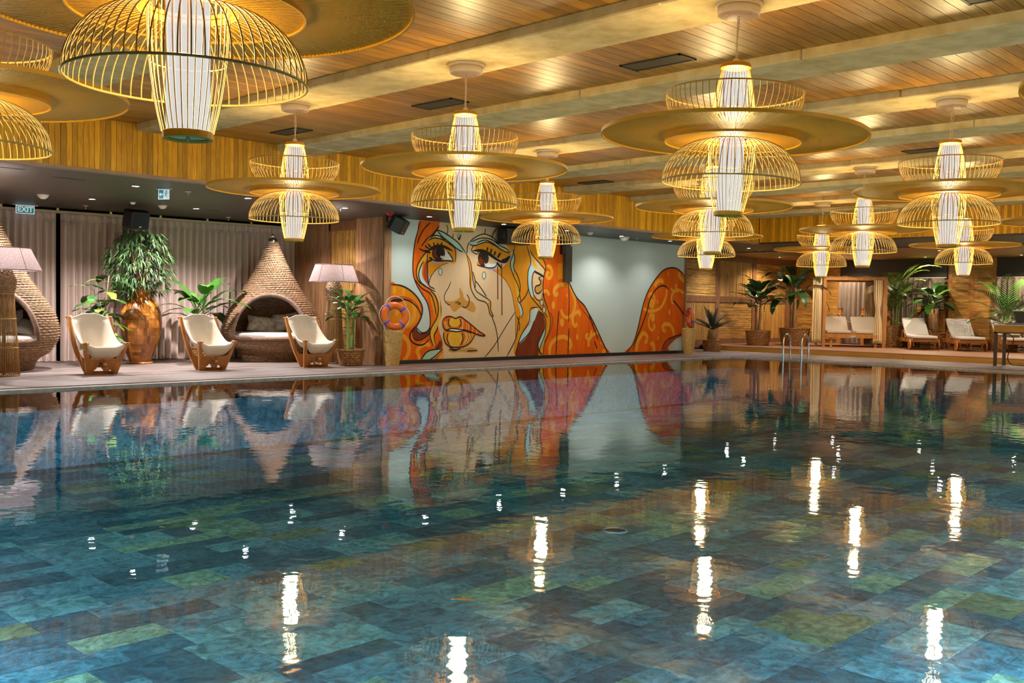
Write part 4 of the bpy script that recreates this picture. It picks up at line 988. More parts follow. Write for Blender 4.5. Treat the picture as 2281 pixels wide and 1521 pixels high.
for a, b, w in (((0.043, -0.055), (0.034, -0.092), 0.014), ((0.034, -0.09), (0.052, -0.112), 0.009), ((0.052, -0.112), (0.046, -0.138), 0.008), ((0.034, -0.09), (0.022, -0.112), 0.009), ((0.022, -0.112), (0.006, -0.116), 0.008), ((0.043, -0.06), (0.062, -0.074), 0.007), ((0.062, -0.074), (0.072, -0.062), 0.006), ((0.042, -0.06), (0.022, -0.066), 0.007), ((0.022, -0.066), (0.014, -0.084), 0.006)):
    dx, dz = b[0]-a[0], b[1]-a[1]; L = math.hypot(dx, dz); nx, nz = -dz/L*w/2, dx/L*w/2
    mn.add([(a[0]+nx, -0.0095, a[1]+nz), (a[0]-nx, -0.0095, a[1]-nz), (b[0]-nx, -0.0095, b[1]-nz), (b[0]+nx, -0.0095, b[1]+nz)], [(0, 1, 2, 3)])
mn.build('running_man', 'sign_green', pn)

# loudspeakers, projector box, column
def speaker(loc, rz, label, tilt=0.35, s=1.0):
    t = thing('loudspeaker', label, 'speaker', loc, rz)
    poly = [(-0.22*s, 0.06*s), (-0.15*s, -0.14*s), (0.15*s, -0.14*s), (0.22*s, 0.06*s), (0.13*s, 0.16*s), (-0.13*s, 0.16*s)]
    R = Matrix.Rotation(tilt, 4, 'X')
    cab = MB().prism(poly, -0.15*s, 0.15*s, lambda a, b, c: R @ Vector((a, b, c)))
    o = cab.build('cabinet', 'black', t); bevel(o, 0.015)
    g = MB().box(-0.135*s, 0.135*s, -0.15*s, -0.141*s, -0.13*s, 0.13*s, mat=R).build('grille', 'black_gloss', t)
    MB().box(-0.02*s, 0.02*s, -0.152*s, -0.150*s, -0.105*s, -0.09*s, mat=R).build('badge', 'white_plastic', g)
    MB().tube([(0, 0.16*s, 0.02), (0, 0.24*s, 0.06), (0, 0.24*s, 0.16)], 0.018, 8).build('bracket', 'black', t, True)
q = onz(305, 489, 2.62); speaker((q.x, q.y, 2.62), 0.0, 'black loudspeaker mounted over the curtains above the vase tree', 0.25, 1.05)
q = ony(888, 501, 14.6); speaker((q.x, q.y, q.z), 0.55, 'black loudspeaker above the left end of the mural', 0.5, 0.95)
q = ony(1142, 528, 14.72)
t = thing('projector_box', 'black box on a bracket high on the mural, behind a pendant dome', 'speaker', (q.x, 14.72, q.z))
o = MB().box(-0.34, 0.36, -0.18, 0.12, -0.16, 0.17).build('housing', 'black', t); bevel(o, 0.012)
MB().box(-0.40, -0.34, -0.12, 0.06, -0.06, 0.06).build('side_bracket', 'black', t)
MB().box(0.36, 0.372, -0.17, 0.11, -0.15, 0.16).build('white_side', 'white_plastic', t)
MB().box(-0.1, 0.1, 0.12, 0.23, -0.08, 0.08).build('wall_mount', 'black', t)
a = ony(1254, 548, MUY); b = ony(1267, 628, MUY)
t = thing('recess_casing', 'dark vertical casing standing for a dark recess in the mural between red cloak and pale field', 'casing', ((a.x+b.x)/2, MUY, b.z))  # solid dark block stands in for a dark recess in the wall
MB().box(-(b.x-a.x)/2, (b.x-a.x)/2, -0.09, -0.012, 0, SOF-b.z).build('casing', 'grey_metal', t)
MB().box(-(b.x-a.x)/2-0.12, -(b.x-a.x)/2, -0.1, -0.02, 0.62, 1.02).build('control_box', 'black', t)
MB().tube([(-(b.x-a.x)/2-0.05, -0.05, 1.02), (-(b.x-a.x)/2-0.07, -0.06, 1.12), (-(b.x-a.x)/2-0.02, -0.05, 1.22)], 0.008, 6).build('cable', 'black', t, True)
MB().lathe([(0, 0), (0.02, 0), (0.02, 0.03), (0, 0.03)], 10).build('screw', 'white_plastic', t, loc=(0.05, -0.1, 0.83), rot=(PI/2, 0, 0))

# ------------------------------------------------------------------ unseen underwater lamps on the camera side, added to light the pool
def pool_light(x, y, rz, label):
    t = thing('pool_light', label, 'light', (x, y, -0.42), rz, 'unseen underwater lamps in the near pool walls')
    MB().lathe([(0.085, -0.012), (0.12, -0.012), (0.125, 0.0)], 24).build('ring', 'steel', t, True, rot=(PI/2, 0, 0))
    MB().lathe([(0.0, -0.010), (0.06, -0.012), (0.085, -0.008)], 24).build('lens', 'pool_lens', t, True, rot=(PI/2, 0, 0))
    l = light('lamp', 'SPOT', (0, -0.03, 0), POOL_W, (0.72, 0.92, 1.0), t, 0.06, spot_size=math.radians(130), spot_blend=0.8)
    l.rotation_euler = (-PI/2+0.42, 0, 0)
for k in range(6):
    pool_light(min(1.9+3.9*k, PX1-0.6), PY0+0.005, PI, 'unseen underwater lamp added in the pool wall on the camera side')
for k in range(3):
    pool_light(PX0+0.005, 2.2+4.1*k, PI/2, 'unseen underwater lamp added in the pool wall on the camera side')
# ------------------------------------------------------------------ curtains of the left wall (slightly angled run)
CW0 = Vector((6.4, 18.9)); CSL = -0.108
CDIR = Vector((1, CSL)).normalized(); CANG = math.atan2(CDIR.y, CDIR.x)
def on_curtain(px, py, off=0.0):
    d = ray(px, py); n = Vector((-CDIR.y, CDIR.x)); p0 = CW0 - n*off
    t = (p0.dot(n))/(d.x*n.x+d.y*n.y); return CAM + d*t
def curtain(p, L, z0, z1, ang, label, pleat=0.13, depth=0.125, seed=1, mat='curtain', group=None, head=0.13, name='curtain'):
    q = random.Random(seed)
    t = thing(name, label, 'curtain', (p[0], p[1], z0), ang, group)
    n = int(L/pleat); w = L/n; jit = [q.uniform(-0.3, 0.3) for _ in range(n+2)]; amp = [q.uniform(0.75, 1.25) for _ in range(n+2)]
    H = z1-z0
    zs = [0, 0.12*H, 0.3*H, 0.5*H, 0.7*H, 0.85*H, H-head*1.7, H-head*1.1, H-head*0.8, H-head*0.4, H]
    m = 10
    b = MB()
    nu = n*m
    vs_ = []
    for z in zs:
        top = max(0.0, (z-(H-head*1.2))/(head*1.2))
        pin = math.exp(-((z-(H-head*0.8))/(0.035))**2)
        for i in range(nu+1):
            u = i/m; k = int(min(u, n-1)); f = u-k
            wob = 0.012*math.sin(u*0.9+z*0.7+seed)+0.006*math.sin(u*2.3-z*1.9)
            a = depth*amp[k]*(1-0.35*top)*(1-0.35*pin)
            sh = 0.5-0.5*math.cos(2*PI*f)
            yy = -a*(sh**0.45 if f < 0.5 else sh**0.6)
            xx = (u+jit[k]*0.25*math.sin(PI*f)*(1-top)+pin*0.10*math.sin(2*PI*f))*w
            vs_.append((xx, yy+wob*(1-top), z))
    c = nu+1
    b.add(vs_, [(r*c+i, r*c+i+1, (r+1)*c+i+1, (r+1)*c+i) for r in range(len(zs)-1) for i in range(nu)])
    b.build('fabric', mat, t, True)
    return t
def cur_span(px0, px1, label, seed):
    a = on_curtain(px0, 650); b = on_curtain(px1, 650)
    L = math.hypot(b.x-a.x, b.y-a.y)
    curtain((a.x, a.y), L, FZ+0.01, 2.765, CANG, label, seed=seed, group='taupe pleated curtains of the left wall')
a = on_curtain(125, 650); p0 = Vector((a.x, a.y))-CDIR*4.2
curtain((p0.x, p0.y), 4.2, FZ+0.01, 2.765, CANG, 'taupe pleated curtain behind the left floor lamp, below the exit sign', seed=2, group='taupe pleated curtains of the left wall')
cur_span(134, 288, 'taupe pleated curtain behind the leafy plant and nearest sling chair, left of the vase', 3)
cur_span(291, 668, 'taupe pleated curtain between the tall vase and the teardrop daybed', 4)
a = on_curtain(-40, 500, 0.03); b = on_curtain(668, 500, 0.03)
r0 = Vector((a.x, a.y)); L = (Vector((b.x, b.y))-r0).length
t = thing('curtain_rail', 'pale cream curtain rail along the dark soffit', 'rail', (r0.x, r0.y, 2.79), CANG)
MB().box(-2.5, L, -0.03, 0.03, -0.022, 0.028).build('rail', 'rail_paint', t)
br = MB().box(-0.02, 0.02, -0.02, 0.02, 0.028, 0.07).mesh('bracket', 'brass')
for i in range(int(L/0.95)+1): obj('bracket', br, t, (0.3+i*0.95, 0, 0))

# sheer curtains in the bays of the far wall
def sheer(y1, y0, label, seed):
    curtain((RX1-0.16, y1), y1-y0, DKZ+0.02, 2.25, -PI/2, label, pleat=0.15, depth=0.10, seed=seed, mat='sheer', head=0.05, name='sheer_curtain', group='grey sheer curtains of the far wall')
sheer(YR[1866]-0.12, YR[2112]+0.06, 'grey sheer curtain behind the cabana and the arching palm', 8)
sheer(YR[2212]-0.12, 5.4, 'grey sheer curtain behind the bar table at the right picture edge', 9)

# ------------------------------------------------------------------ sling chairs
def make_chair():
    t = thing('sling_chair', '', 'chair')
    front = catmull([(0.265, 0.0), (0.30, 0.16), (0.345, 0.36), (0.372, 0.52), (0.36, 0.545), (0.325, 0.53), (0.30, 0.42), (0.26, 0.30), (0.20, 0.262), (0.0, 0.258)], False, 3)
    lower = [(0.0, 0.10), (0.11, 0.10), (0.16, 0.06), (0.185, 0.0)]
    fr = front+lower; poly = fr+[(-x, z) for x, z in reversed(fr) if abs(x) > 1e-6]
    # drop duplicated centre points
    o = MB().prism(poly, -0.024, 0.024, lambda a, b, c: (a, -0.17-0.40*b+c, b)).build('front_frame', 'teak', t); bevel(o, 0.008)
    back = catmull([(0.20, 0.0), (0.27, 0.15), (0.345, 0.36), (0.382, 0.62), (0.385, 0.86), (0.375, 0.955), (0.345, 0.968), (0.325, 0.93), (0.322, 0.66), (0.285, 0.42), (0.235, 0.29), (0.16, 0.25), (0.0, 0.245)], False, 3)
    lower = [(0.0, 0.10), (0.09, 0.10), (0.12, 0.05), (0.135, 0.0)]
    fr = back+lower; poly = fr+[(-x, z) for x, z in reversed(fr) if abs(x) > 1e-6]
    o = MB().prism(poly, -0.025, 0.025, lambda a, b, c: (a, 0.07+0.10*b+0.26*b*b+c, b)).build('back_frame', 'teak', t); bevel(o, 0.008)
    s = MB().box(-0.035, 0.035, -0.33, 0.17, 0.12, 0.21).build('stretcher', 'teak_dark', t); bevel(s, 0.006)
    MB().lathe([(0, -0.03), (0.026, -0.024), (0.032, 0), (0.026, 0.024), (0, 0.03)], 16).build('wedge_knob', 'teak', s, True, (0, -0.335, 0.165), (PI/2, 0, 0))
    MB().tube([(-0.05, -0.30, 0.115), (0.05, -0.30, 0.115)], 0.013, 8).build('peg', 'teak', s, True)
    cen = [(0.40, 1.02), (0.37, 0.93), (0.30, 0.74), (0.22, 0.54), (0.13, 0.41), (0.0, 0.385), (-0.14, 0.405), (-0.27, 0.445), (-0.345, 0.455), (-0.36, 0.40), (-0.33, 0.335), (-0.26, 0.285)]
    edg = [(0.39, 0.95), (0.36, 0.90), (0.24, 0.77), (0.12, 0.665), (0.0, 0.585), (-0.1, 0.535), (-0.22, 0.51), (-0.32, 0.515), (-0.375, 0.525), (-0.378, 0.505), (-0.37, 0.49), (-0.36, 0.475)]
    cc = catmull(cen, False, 3); ee = catmull(edg, False, 3); nv = len(cc)-1; nu = 24
    def fn(u, v):
        j = round(v*nv); a = 2*u-1; e = abs(a)
        w = max(0.0, (e-0.45)/0.55)**1.5
        y = lerp(cc[j][0], ee[j][0], w); z = lerp(cc[j][1], ee[j][1], w)
        half = 0.33+0.0*v
        if v < 0.12: z -= 0.05*min(1, max(0, (e-0.35)/0.5))*(1-w)
        tuft = 0.012*math.cos(v*PI*7)*(1-min(1, e*1.4)) if v < 0.5 else 0
        return (half*a, y-tuft, z)
    o = MB().grid(fn, nu, nv).build('canvas_sling', 'canvas', t, True); solidify(o, 0.03); subsurf(o, 1)
    for (x, y, z, ry) in ((0.345, 0.415, 0.955, 0), (-0.345, 0.415, 0.955, 0), (0.345, -0.375, 0.525, 0), (-0.345, -0.375, 0.525, 0)):
        d = MB().tube([(x-0.055, y, z), (x+0.055, y, z)], 0.017, 10).build('dowel', 'teak', t, True)
        MB().tube([(x-0.028*(1 if x > 0 else -1), y+0.022*math.cos(2*PI*j/12), z+0.022*math.sin(2*PI*j/12)) for j in range(12)], 0.008, 6, True).build('strap', 'canvas', d, True)
    return t
ch0 = make_chair()
CH = [((216, 834), 'cream canvas sling chair in front of the leafy plant, nearest of three', 0.0), ((463, 825), 'cream canvas sling chair between the tall vase and the teardrop daybed', 0.03), ((695, 818), 'cream canvas sling chair in front of the teardrop daybed', -0.02)]
for i, ((px, py), lab, rz) in enumerate(CH):
    o = ch0 if i == 0 else copy_tree(ch0)
    q = onz(px, py, FZ); o.location = (q.x+0.08, q.y+0.15, FZ); o.rotation_euler.z = rz-0.06; o.scale = (0.9, 0.9, 0.92)
    o['label'] = lab; o['group'] = 'cream sling chairs by the pool'

# ------------------------------------------------------------------ tall parquet vase and the tree in it
VB = onz(312, 803, FZ); VB = Vector((VB.x*0.955, VB.y*0.955, FZ))
t = thing('floor_vase', 'tall glossy wooden vase of parquet blocks in front of the curtain', 'vase', VB)
vp = catmull([(0.175, 0.0), (0.18, 0.03), (0.20, 0.08), (0.265, 0.25), (0.335, 0.48), (0.372, 0.70), (0.365, 0.90), (0.315, 1.06), (0.235, 1.18), (0.195, 1.26), (0.192, 1.33)], False, 8)
MB().lathe([(0.0, 0.0), (0.225, 0.0), (0.23, 0.02), (0.21, 0.035), (0.17, 0.04)], 40).build('foot', 'teak', t, True)
MB().lathe([(r-0.004, z) for r, z in vp], 48).build('core', 'teak_dark', t, True)
MB().lathe([(0.15, 1.32), (0.20, 1.315), (0.212, 1.335), (0.20, 1.352), (0.165, 1.35), (0.15, 1.32)], 40).build('lip', 'teak', t, True)
def vr(z):
    for (r0, z0), (r1, z1) in zip(vp[:-1], vp[1:]):
        if z0 <= z <= z1: return lerp(r0, r1, (z-z0)/(z1-z0+1e-9))
    return vp[-1][0]
zz = [0.045, 0.21, 0.37, 0.52, 0.66, 0.80, 0.93, 1.05, 1.17, 1.31]
vq = random.Random(12)
for i in range(len(zz)-1):
    nseg = (9, 10, 12, 13, 13, 13, 12, 10, 8)[i]; off = vq.random()*2*PI
    def patch(a0, a1, z0, z1, d):
        def fn(u, v):
            z = lerp(z0, z1, v); a = lerp(a0, a1, u); r = vr(z)+d
            return (r*math.cos(a), r*math.sin(a), z)
        return fn
    w_ = 2*PI/nseg; z0, z1 = zz[i]+0.0015, zz[i+1]-0.0015
    kinds = [[(0.004, w_-0.004, z0, z1)], [(0.004, w_-0.004, lerp(z0, z1, a/3)+0.001, lerp(z0, z1, (a+1)/3)-0.001) for a in range(3)], [(lerp(0.004, w_-0.004, a/3)+0.003, lerp(0.004, w_-0.004, (a+1)/3)-0.003, z0, z1) for a in range(3)]]
    meshes = [[MB().grid(patch(a0, a1, b0, b1, 0.003), 4, 3).mesh('block', 'vase_block', True) for (a0, a1, b0, b1) in kd] for kd in kinds]
    for k in range(nseg):
        for me in meshes[vq.choice((0, 0, 1, 2, 2))]:
            obj('block', me, t, (0, 0, 0), (0, 0, off+w_*k))

def leaf_blade(L, W, n, bend, fold, petiole=0.0, e0=1.0, pw=0.012, curl=0.0):
    """one leaf growing from the origin towards +x, rising at angle e0 and bending down by `bend`"""
    b = MB(); P0 = Vector((0, 0, 0)); path = [P0]; an = e0; step = (L+petiole)/(n+4)
    for i in range(n+4):
        path.append(path[-1]+Vector((math.cos(an)*step, 0, math.sin(an)*step))); an -= bend/(n+4)*(0.5+1.0*i/(n+4))
    npet = int(round((n+4)*petiole/(L+petiole)))
    if npet > 0: b.tube(path[:npet+2], [lerp(pw, pw*0.5, i/(npet+1)) for i in range(npet+2)], 5, caps=False)
    bl = path[npet:]; m = len(bl)-1; vs_ = []
    for i, p in enumerate(bl):
        s = i/m; w = W*0.5*max(0.02, (math.sin(PI*min(1, s*0.94+0.05)))**0.62*(1-0.25*s)) if i < m else 0.004
        tz = (bl[min(i+1, m)]-bl[max(i-1, 0)]).normalized(); up = Vector((-tz.z, 0, tz.x))
        rip = 0.03*W*math.sin(i*2.1)
        for sd, k in ((-1, 1.0), (-1, 0.5), (0, 0), (1, 0.5), (1, 1.0)):
            vs_.append(p+Vector((0, sd*w*k, 0))+up*(fold*w*k - curl*w*k*k + (rip if k == 1 else 0)*(1 if sd > 0 else -1)))
    fs = [(i*5+j, i*5+j+1, (i+1)*5+j+1, (i+1)*5+j) for i in range(m) for j in range(4)]
    b.add(vs_, fs); return b
tr = thing('vase_tree', 'bushy narrow-leaved green tree growing out of the parquet vase', 'plant', (VB.x, VB.y, FZ+1.30))
vq = random.Random(5); tw = MB()
tips = []
for i in range(9):
    a = vq.uniform(0, 2*PI); R = vq.uniform(0.15, 0.4); h = vq.uniform(0.5, 1.15)
    pth = catmull([(0.05*math.cos(a), 0.05*math.sin(a), -0.1), (R*0.4*math.cos(a), R*0.4*math.sin(a), h*0.45), (R*math.cos(a+0.4), R*math.sin(a+0.4), h)], False, 4)
    tw.tube(pth, [lerp(0.014, 0.005, k/(len(pth)-1)) for k in range(len(pth))], 5)
tw.build('branches', 'bark', tr, True)
fo = MB()
for i in range(330):
    z = vq.uniform(-0.02, 1.14); prof = 0.30+0.26*math.sin(PI*min(1, max(0, (z+0.1)/1.25)))
    a = vq.uniform(0, 2*PI); R = prof*vq.uniform(0.45, 1.02)
    c = Vector((R*math.cos(a), R*math.sin(a), z)); 
    for k in range(7):
        d = Vector((math.cos(a)+vq.uniform(-0.9, 0.9), math.sin(a)+vq.uniform(-0.9, 0.9), vq.uniform(-1.5, 0.25))).normalized()
        L = vq.uniform(0.13, 0.24); w = vq.uniform(0.011, 0.017); sd = d.cross(Vector((0, 0, 1))); sd = sd.normalized() if sd.length > 1e-3 else Vector((1, 0, 0))
        m1 = c+d*L*0.5+Vector((0, 0, 0.012)); e = c+d*L-Vector((0, 0, 0.03))
        fo.add([c, m1-sd*w, m1+sd*w, e], [(0, 1, 2), (1, 3, 2)])
o = fo.build('foliage', 'leaf_fine', tr); o['kind'] = 'stuff'

# ------------------------------------------------------------------ woven baskets and planters
def weave(prof, n, amp, rows):
    """lathed wall with a woven relief: alternate bulges in rows and columns"""
    pts = []
    for (r0, z0), (r1, z1) in zip(prof[:-1], prof[1:]): pass
    L = [0.0]
    for (r0, z0), (r1, z1) in zip(prof[:-1], prof[1:]): L.append(L[-1]+math.hypot(r1-r0, z1-z0))
    k = rows*4; out = MB(); m = n*4
    vs_ = []
    for i in range(k+1):
        s = L[-1]*i/k; j = 0
        while j < len(L)-2 and L[j+1] < s: j += 1
        f = (s-L[j])/(L[j+1]-L[j]+1e-9); r = lerp(prof[j][0], prof[j+1][0], f); z = lerp(prof[j][1], prof[j+1][1], f)
        row = i//4; ph = PI*(row % 2); rowf = math.sin(PI*(i % 4)/4)
        for q in range(m):
            a = 2*PI*q/m
            d = amp*(0.25+0.75*rowf)*(0.35+0.65*math.cos(n/2*a*2*0.5+ph)) if i % 4 else -amp*0.6
            vs_.append(((r+d)*math.cos(a), (r+d)*math.sin(a), z))
    fs = [(i*m+q, i*m+(q+1) % m, (i+1)*m+(q+1) % m, (i+1)*m+q) for i in range(k) for q in range(m)]
    return out.add(vs_, fs)
def basket(loc, r0, r1, h, label, group=None):
    t = thing('woven_basket', label, 'basket', loc, 0.3, group)
    weave([(r0, 0.0), (lerp(r0, r1, 0.5)+0.01, h*0.5), (r1, h)], 36, 0.012, max(6, int(h/0.04))).build('wall', 'basket', t, True)
    MB().tube([(r1*math.cos(2*PI*j/40), r1*math.sin(2*PI*j/40), h) for j in range(40)], 0.016, 6, True).build('rim', 'basket', t, True)
    MB().lathe([(0, h-0.06), (r1-0.01, h-0.06)], 24).build('soil', 'soil', t)
    MB().lathe([(0, 0.004), (r0, 0.004)], 24).build('bottom', 'basket', t)
    return t
def banana(loc, H, nstem, nleaf, seed, label, L=0.55, W=0.17, mat='leaf', spread=0.06, group=None, stem_r=0.03, rise=1.15, bend=1.5, name='banana_plant'):
    q = random.Random(seed)
    t = thing(name, label, 'plant', loc, 0, group)
    for k in range(nstem):
        a = 2*PI*k/max(1, nstem)+q.random(); bx, by = spread*math.cos(a), spread*math.sin(a); hh = H*q.uniform(0.78, 1.0)
        top = Vector((bx*1.9+q.uniform(-0.03, 0.03), by*1.9, hh))
        MB().tube(catmull([(bx, by, 0), (bx*1.3, by*1.3, hh*0.5), tuple(top)], False, 4), [lerp(stem_r, stem_r*0.5, i/8) for i in range(9)], 8).build('stem', 'stem' if stem_r < 0.05 else 'bark', t, True)
        nl = nleaf//nstem
        for i in range(nl):
            f = i/max(1, nl-1)
            o = leaf_blade(L*q.uniform(0.75, 1.1), W*q.uniform(0.8, 1.15), 8, bend*q.uniform(0.7, 1.2), 0.35, L*0.35, rise*lerp(0.45, 1.15, f), 0.012, 0.25).build('leaf', mat, t, True)
            o.location = (top.x*lerp(0.75, 1, f), top.y*lerp(0.75, 1, f), hh*lerp(0.7, 1.0, f)); o.rotation_euler = (0, 0, a*0.5+i*2.4+q.uniform(-0.3, 0.3))
    return t
# leafy plant in its basket behind the nearest sling chair
q = ony(225, 800, 17.2)
bx = Vector((q.x, 17.2, FZ))
basket(bx, 0.16, 0.2, 0.26, 'small woven basket half hidden behind the nearest sling chair')
t = thing('rubber_plant', 'green and yellowish leafy plant behind the nearest sling chair', 'plant', bx+Vector((0, 0, 0.2)))
qq = random.Random(31)
for k in range(3):
    a = k*2.1; hh = (1.38, 1.12, 0.92)[k]
    pth = catmull([(0.03*math.cos(a), 0.03*math.sin(a), 0), (0.06*math.cos(a), 0.06*math.sin(a), hh*0.5), (0.14*math.cos(a), 0.14*math.sin(a), hh)], False, 4)
    MB().tube(pth, [lerp(0.016, 0.007, i/(len(pth)-1)) for i in range(len(pth))], 6).build('stem', 'bark', t, True)
    for i in range(20):
        f = lerp(0.25, 1, i/19); j = min(len(pth)-1, int(f*(len(pth)-1)))
        o = leaf_blade(qq.uniform(0.30, 0.42), qq.uniform(0.15, 0.22), 6, 1.3, 0.3, 0.08, qq.uniform(0.0, 0.7), 0.005, 0.3).build('leaf', qq.choice(('leaf', 'leaf_dark', 'leaf_yellow')), t, True)
        o.location = pth[j]; o.rotation_euler = (0, 0, i*2.4+k)
# broad-leaved plant behind the middle chair
q = ony(445, 800, 17.3); bx = Vector((q.x, 17.3, FZ))
basket(bx, 0.17, 0.21, 0.28, 'woven basket hidden behind the middle sling chair')
banana(bx+Vector((0, 0, 0.22)), 0.95, 2, 18, 33, 'broad-leaved green plant behind the middle sling chair', L=0.72, W=0.30, rise=1.0, bend=1.5)
# banana plant in front of the grey-shaded floor lamp
q = onz(804, 813, FZ); bx = Vector((q.x-0.2, q.y+0.06, FZ))
basket(bx, 0.20, 0.255, 0.29, 'round woven basket beside the wooden pillar, left of the mural')
banana(bx+Vector((0, 0, 0.23)), 0.95, 2, 24, 35, 'banana plant with two green stems between floor lamp and wooden pillar', L=0.40, W=0.21, spread=0.08, stem_r=0.04, rise=1.0, bend=1.4)

# ------------------------------------------------------------------ planters with life rings
def planter(px, py, label, s=1.0, dy=0.16):
    q = ony(px, py, 14.66); loc = Vector((q.x, 14.66, FZ))
    t = thing('tall_planter', label, 'planter', loc, 0, 'tall golden stone planters')
    MB().lathe(catmull([(0.0, 0.0), (0.115*s, 0.0), (0.125*s, 0.02), (0.165*s, 0.28*s), (0.185*s, 0.55*s), (0.187*s, 0.66*s), (0.172*s, 0.665*s), (0.165*s, 0.62*s)], False, 4), 40).build('body', 'gold_stone', t, True)
    MB().lathe([(0, 0.62*s), (0.165*s, 0.62*s)], 24).build('soil', 'soil', t)
    return loc
def life_ring(loc, rz, lean, label, spin=0.6):
    t = thing('life_ring', label, 'life ring', loc, rz, 'orange life rings')
    R, r = 0.205, 0.068
    def ring_pt(a, b, rr_): return Vector(((R+rr_*math.cos(b))*math.cos(a), rr_*0.8*math.sin(b), (R+rr_*math.cos(b))*math.sin(a)))
    rot = Matrix.Rotation(lean, 4, 'X'); up = Vector((0, 0, R+r))
    def body(a0, a1, rr_, n, m=14):
        b = MB(); vs_ = [rot @ ring_pt(lerp(a0, a1, i/n), 2*PI*j/m, rr_)+up for i in range(n+1) for j in range(m)]
        return b.add(vs_, [(i*m+j, i*m+(j+1) % m, (i+1)*m+(j+1) % m, (i+1)*m+j) for i in range(n) for j in range(m)])
    body(0, 2*PI, r, 48).build('ring', 'orange', t, True)
    ang = [spin+k*PI/2 for k in range(4)]
    for a in ang: body(a-0.11, a+0.11, r+0.003, 4).build('band', 'blue_band', t, True)
    for k in range(4):
        a0, a1 = ang[k], ang[k]+PI/2; sag = (0.10, 0.03, 0.11, 0.02)[k]
        pts = []
        for i in range(13):
            f = i/12; a = lerp(a0, a1, f); rr_ = R+r+0.006+sag*math.sin(PI*f)**0.8
            pts.append(rot @ Vector((rr_*math.cos(a), -0.012, rr_*math.sin(a)))+up)
        MB().tube(pts, 0.007, 6).build('grab_line', 'white_rope', t, True)
loc = planter(874, 812, 'tall golden planter standing at the left foot of the mural', 1.0)
life_ring(loc+Vector((0.0, -0.05, 0.665)), -0.35, -0.16, 'orange life ring with blue bands on the planter left of the mural', 0.65)
loc = planter(1533, 787, 'tall golden planter at the right foot of the mural', 1.0, 0.1)
life_ring(loc+Vector((-0.02, -0.05, 0.665)), 0.95, -0.12, 'orange life ring seen edge-on atop the planter right of the mural', 0.4)

# ------------------------------------------------------------------ floor lamps with woven stands
def floor_lamp(loc, label, shade_r=(0.36, 0.5), rz=0.0):
    t = thing('floor_lamp', label, 'lamp', loc, rz, 'floor lamps with reed stands')
    b = MB(); n = 52
    pr = [(0.215, 0.0), (0.19, 0.4), (0.155, 0.9), (0.135, 1.22)]
    for i in range(n):
        a = 2*PI*i/n; rj = 1+0.012*math.sin(i*5.1)
        b.tube([(r*rj*math.cos(a), r*rj*math.sin(a), z) for r, z in pr], 0.0055, 4)
    st = b.build('reed_stand', 'stand_wood', t, True)
    for z, r in ((0.012, 0.214), (0.42, 0.19), (0.85, 0.16), (1.22, 0.136)):
        MB().tube([(r*math.cos(2*PI*j/40), r*math.sin(2*PI*j/40), z) for j in range(40)], 0.011, 5, True).build('hoop', 'stand_wood', st, True)
    weave(catmull([(0.13, 1.22), (0.165, 1.33), (0.17, 1.42), (0.13, 1.52), (0.10, 1.58)], False, 4), 24, 0.008, 14).build('woven_neck', 'wicker', t, True)
    MB().tube([(0, 0, 0.02), (0, 0, 1.72)], 0.02, 8).build('pole', 'wicker_dark', t, True)
    MB().lathe([(0, 0.0), (0.2, 0.0), (0.2, 0.015), (0, 0.015)], 32).build('base', 'wicker_dark', t)
    sh = MB().lathe([(shade_r[1], 1.57), (lerp(*reversed(shade_r), 0.5), 1.735), (shade_r[0], 1.90)], 40).build('shade', 'shade', t, True)
    for r, z in ((shade_r[1], 1.57), (shade_r[0], 1.90)):
        MB().tube([(r*math.cos(2*PI*j/48), r*math.sin(2*PI*j/48), z) for j in range(48)], 0.007, 5, True).build('wire_rim', 'rope_edge', sh, True)
    for k in range(6):
        a = 2*PI*k/6+0.3; MB().tube([((shade_r[1]+0.002)*math.cos(a), (shade_r[1]+0.002)*math.sin(a), 1.57), ((shade_r[0]+0.002)*math.cos(a), (shade_r[0]+0.002)*math.sin(a), 1.90)], 0.004, 4).build('seam', 'rope_edge', sh)
    MB().lathe([(0, 1.66), (0.035, 1.68), (0.045, 1.72), (0.03, 1.77), (0, 1.78)], 16).build('bulb_globe', 'bulb_glass', t, True)
    light('bulb', 'POINT', (0, 0, 1.74), 120.0, (1.0, 0.86, 0.76), t, 0.045)
q = onz(20, 839, FZ); floor_lamp(Vector((q.x, q.y+0.2, FZ)), 'floor lamp with reed stand at the left picture edge, before a daybed', (0.36, 0.52), 0.5)
q = onz(764, 810, FZ); floor_lamp(Vector((q.x-0.05, q.y+0.25, FZ)), 'floor lamp with grey shade in front of the reed panel', (0.36, 0.48))

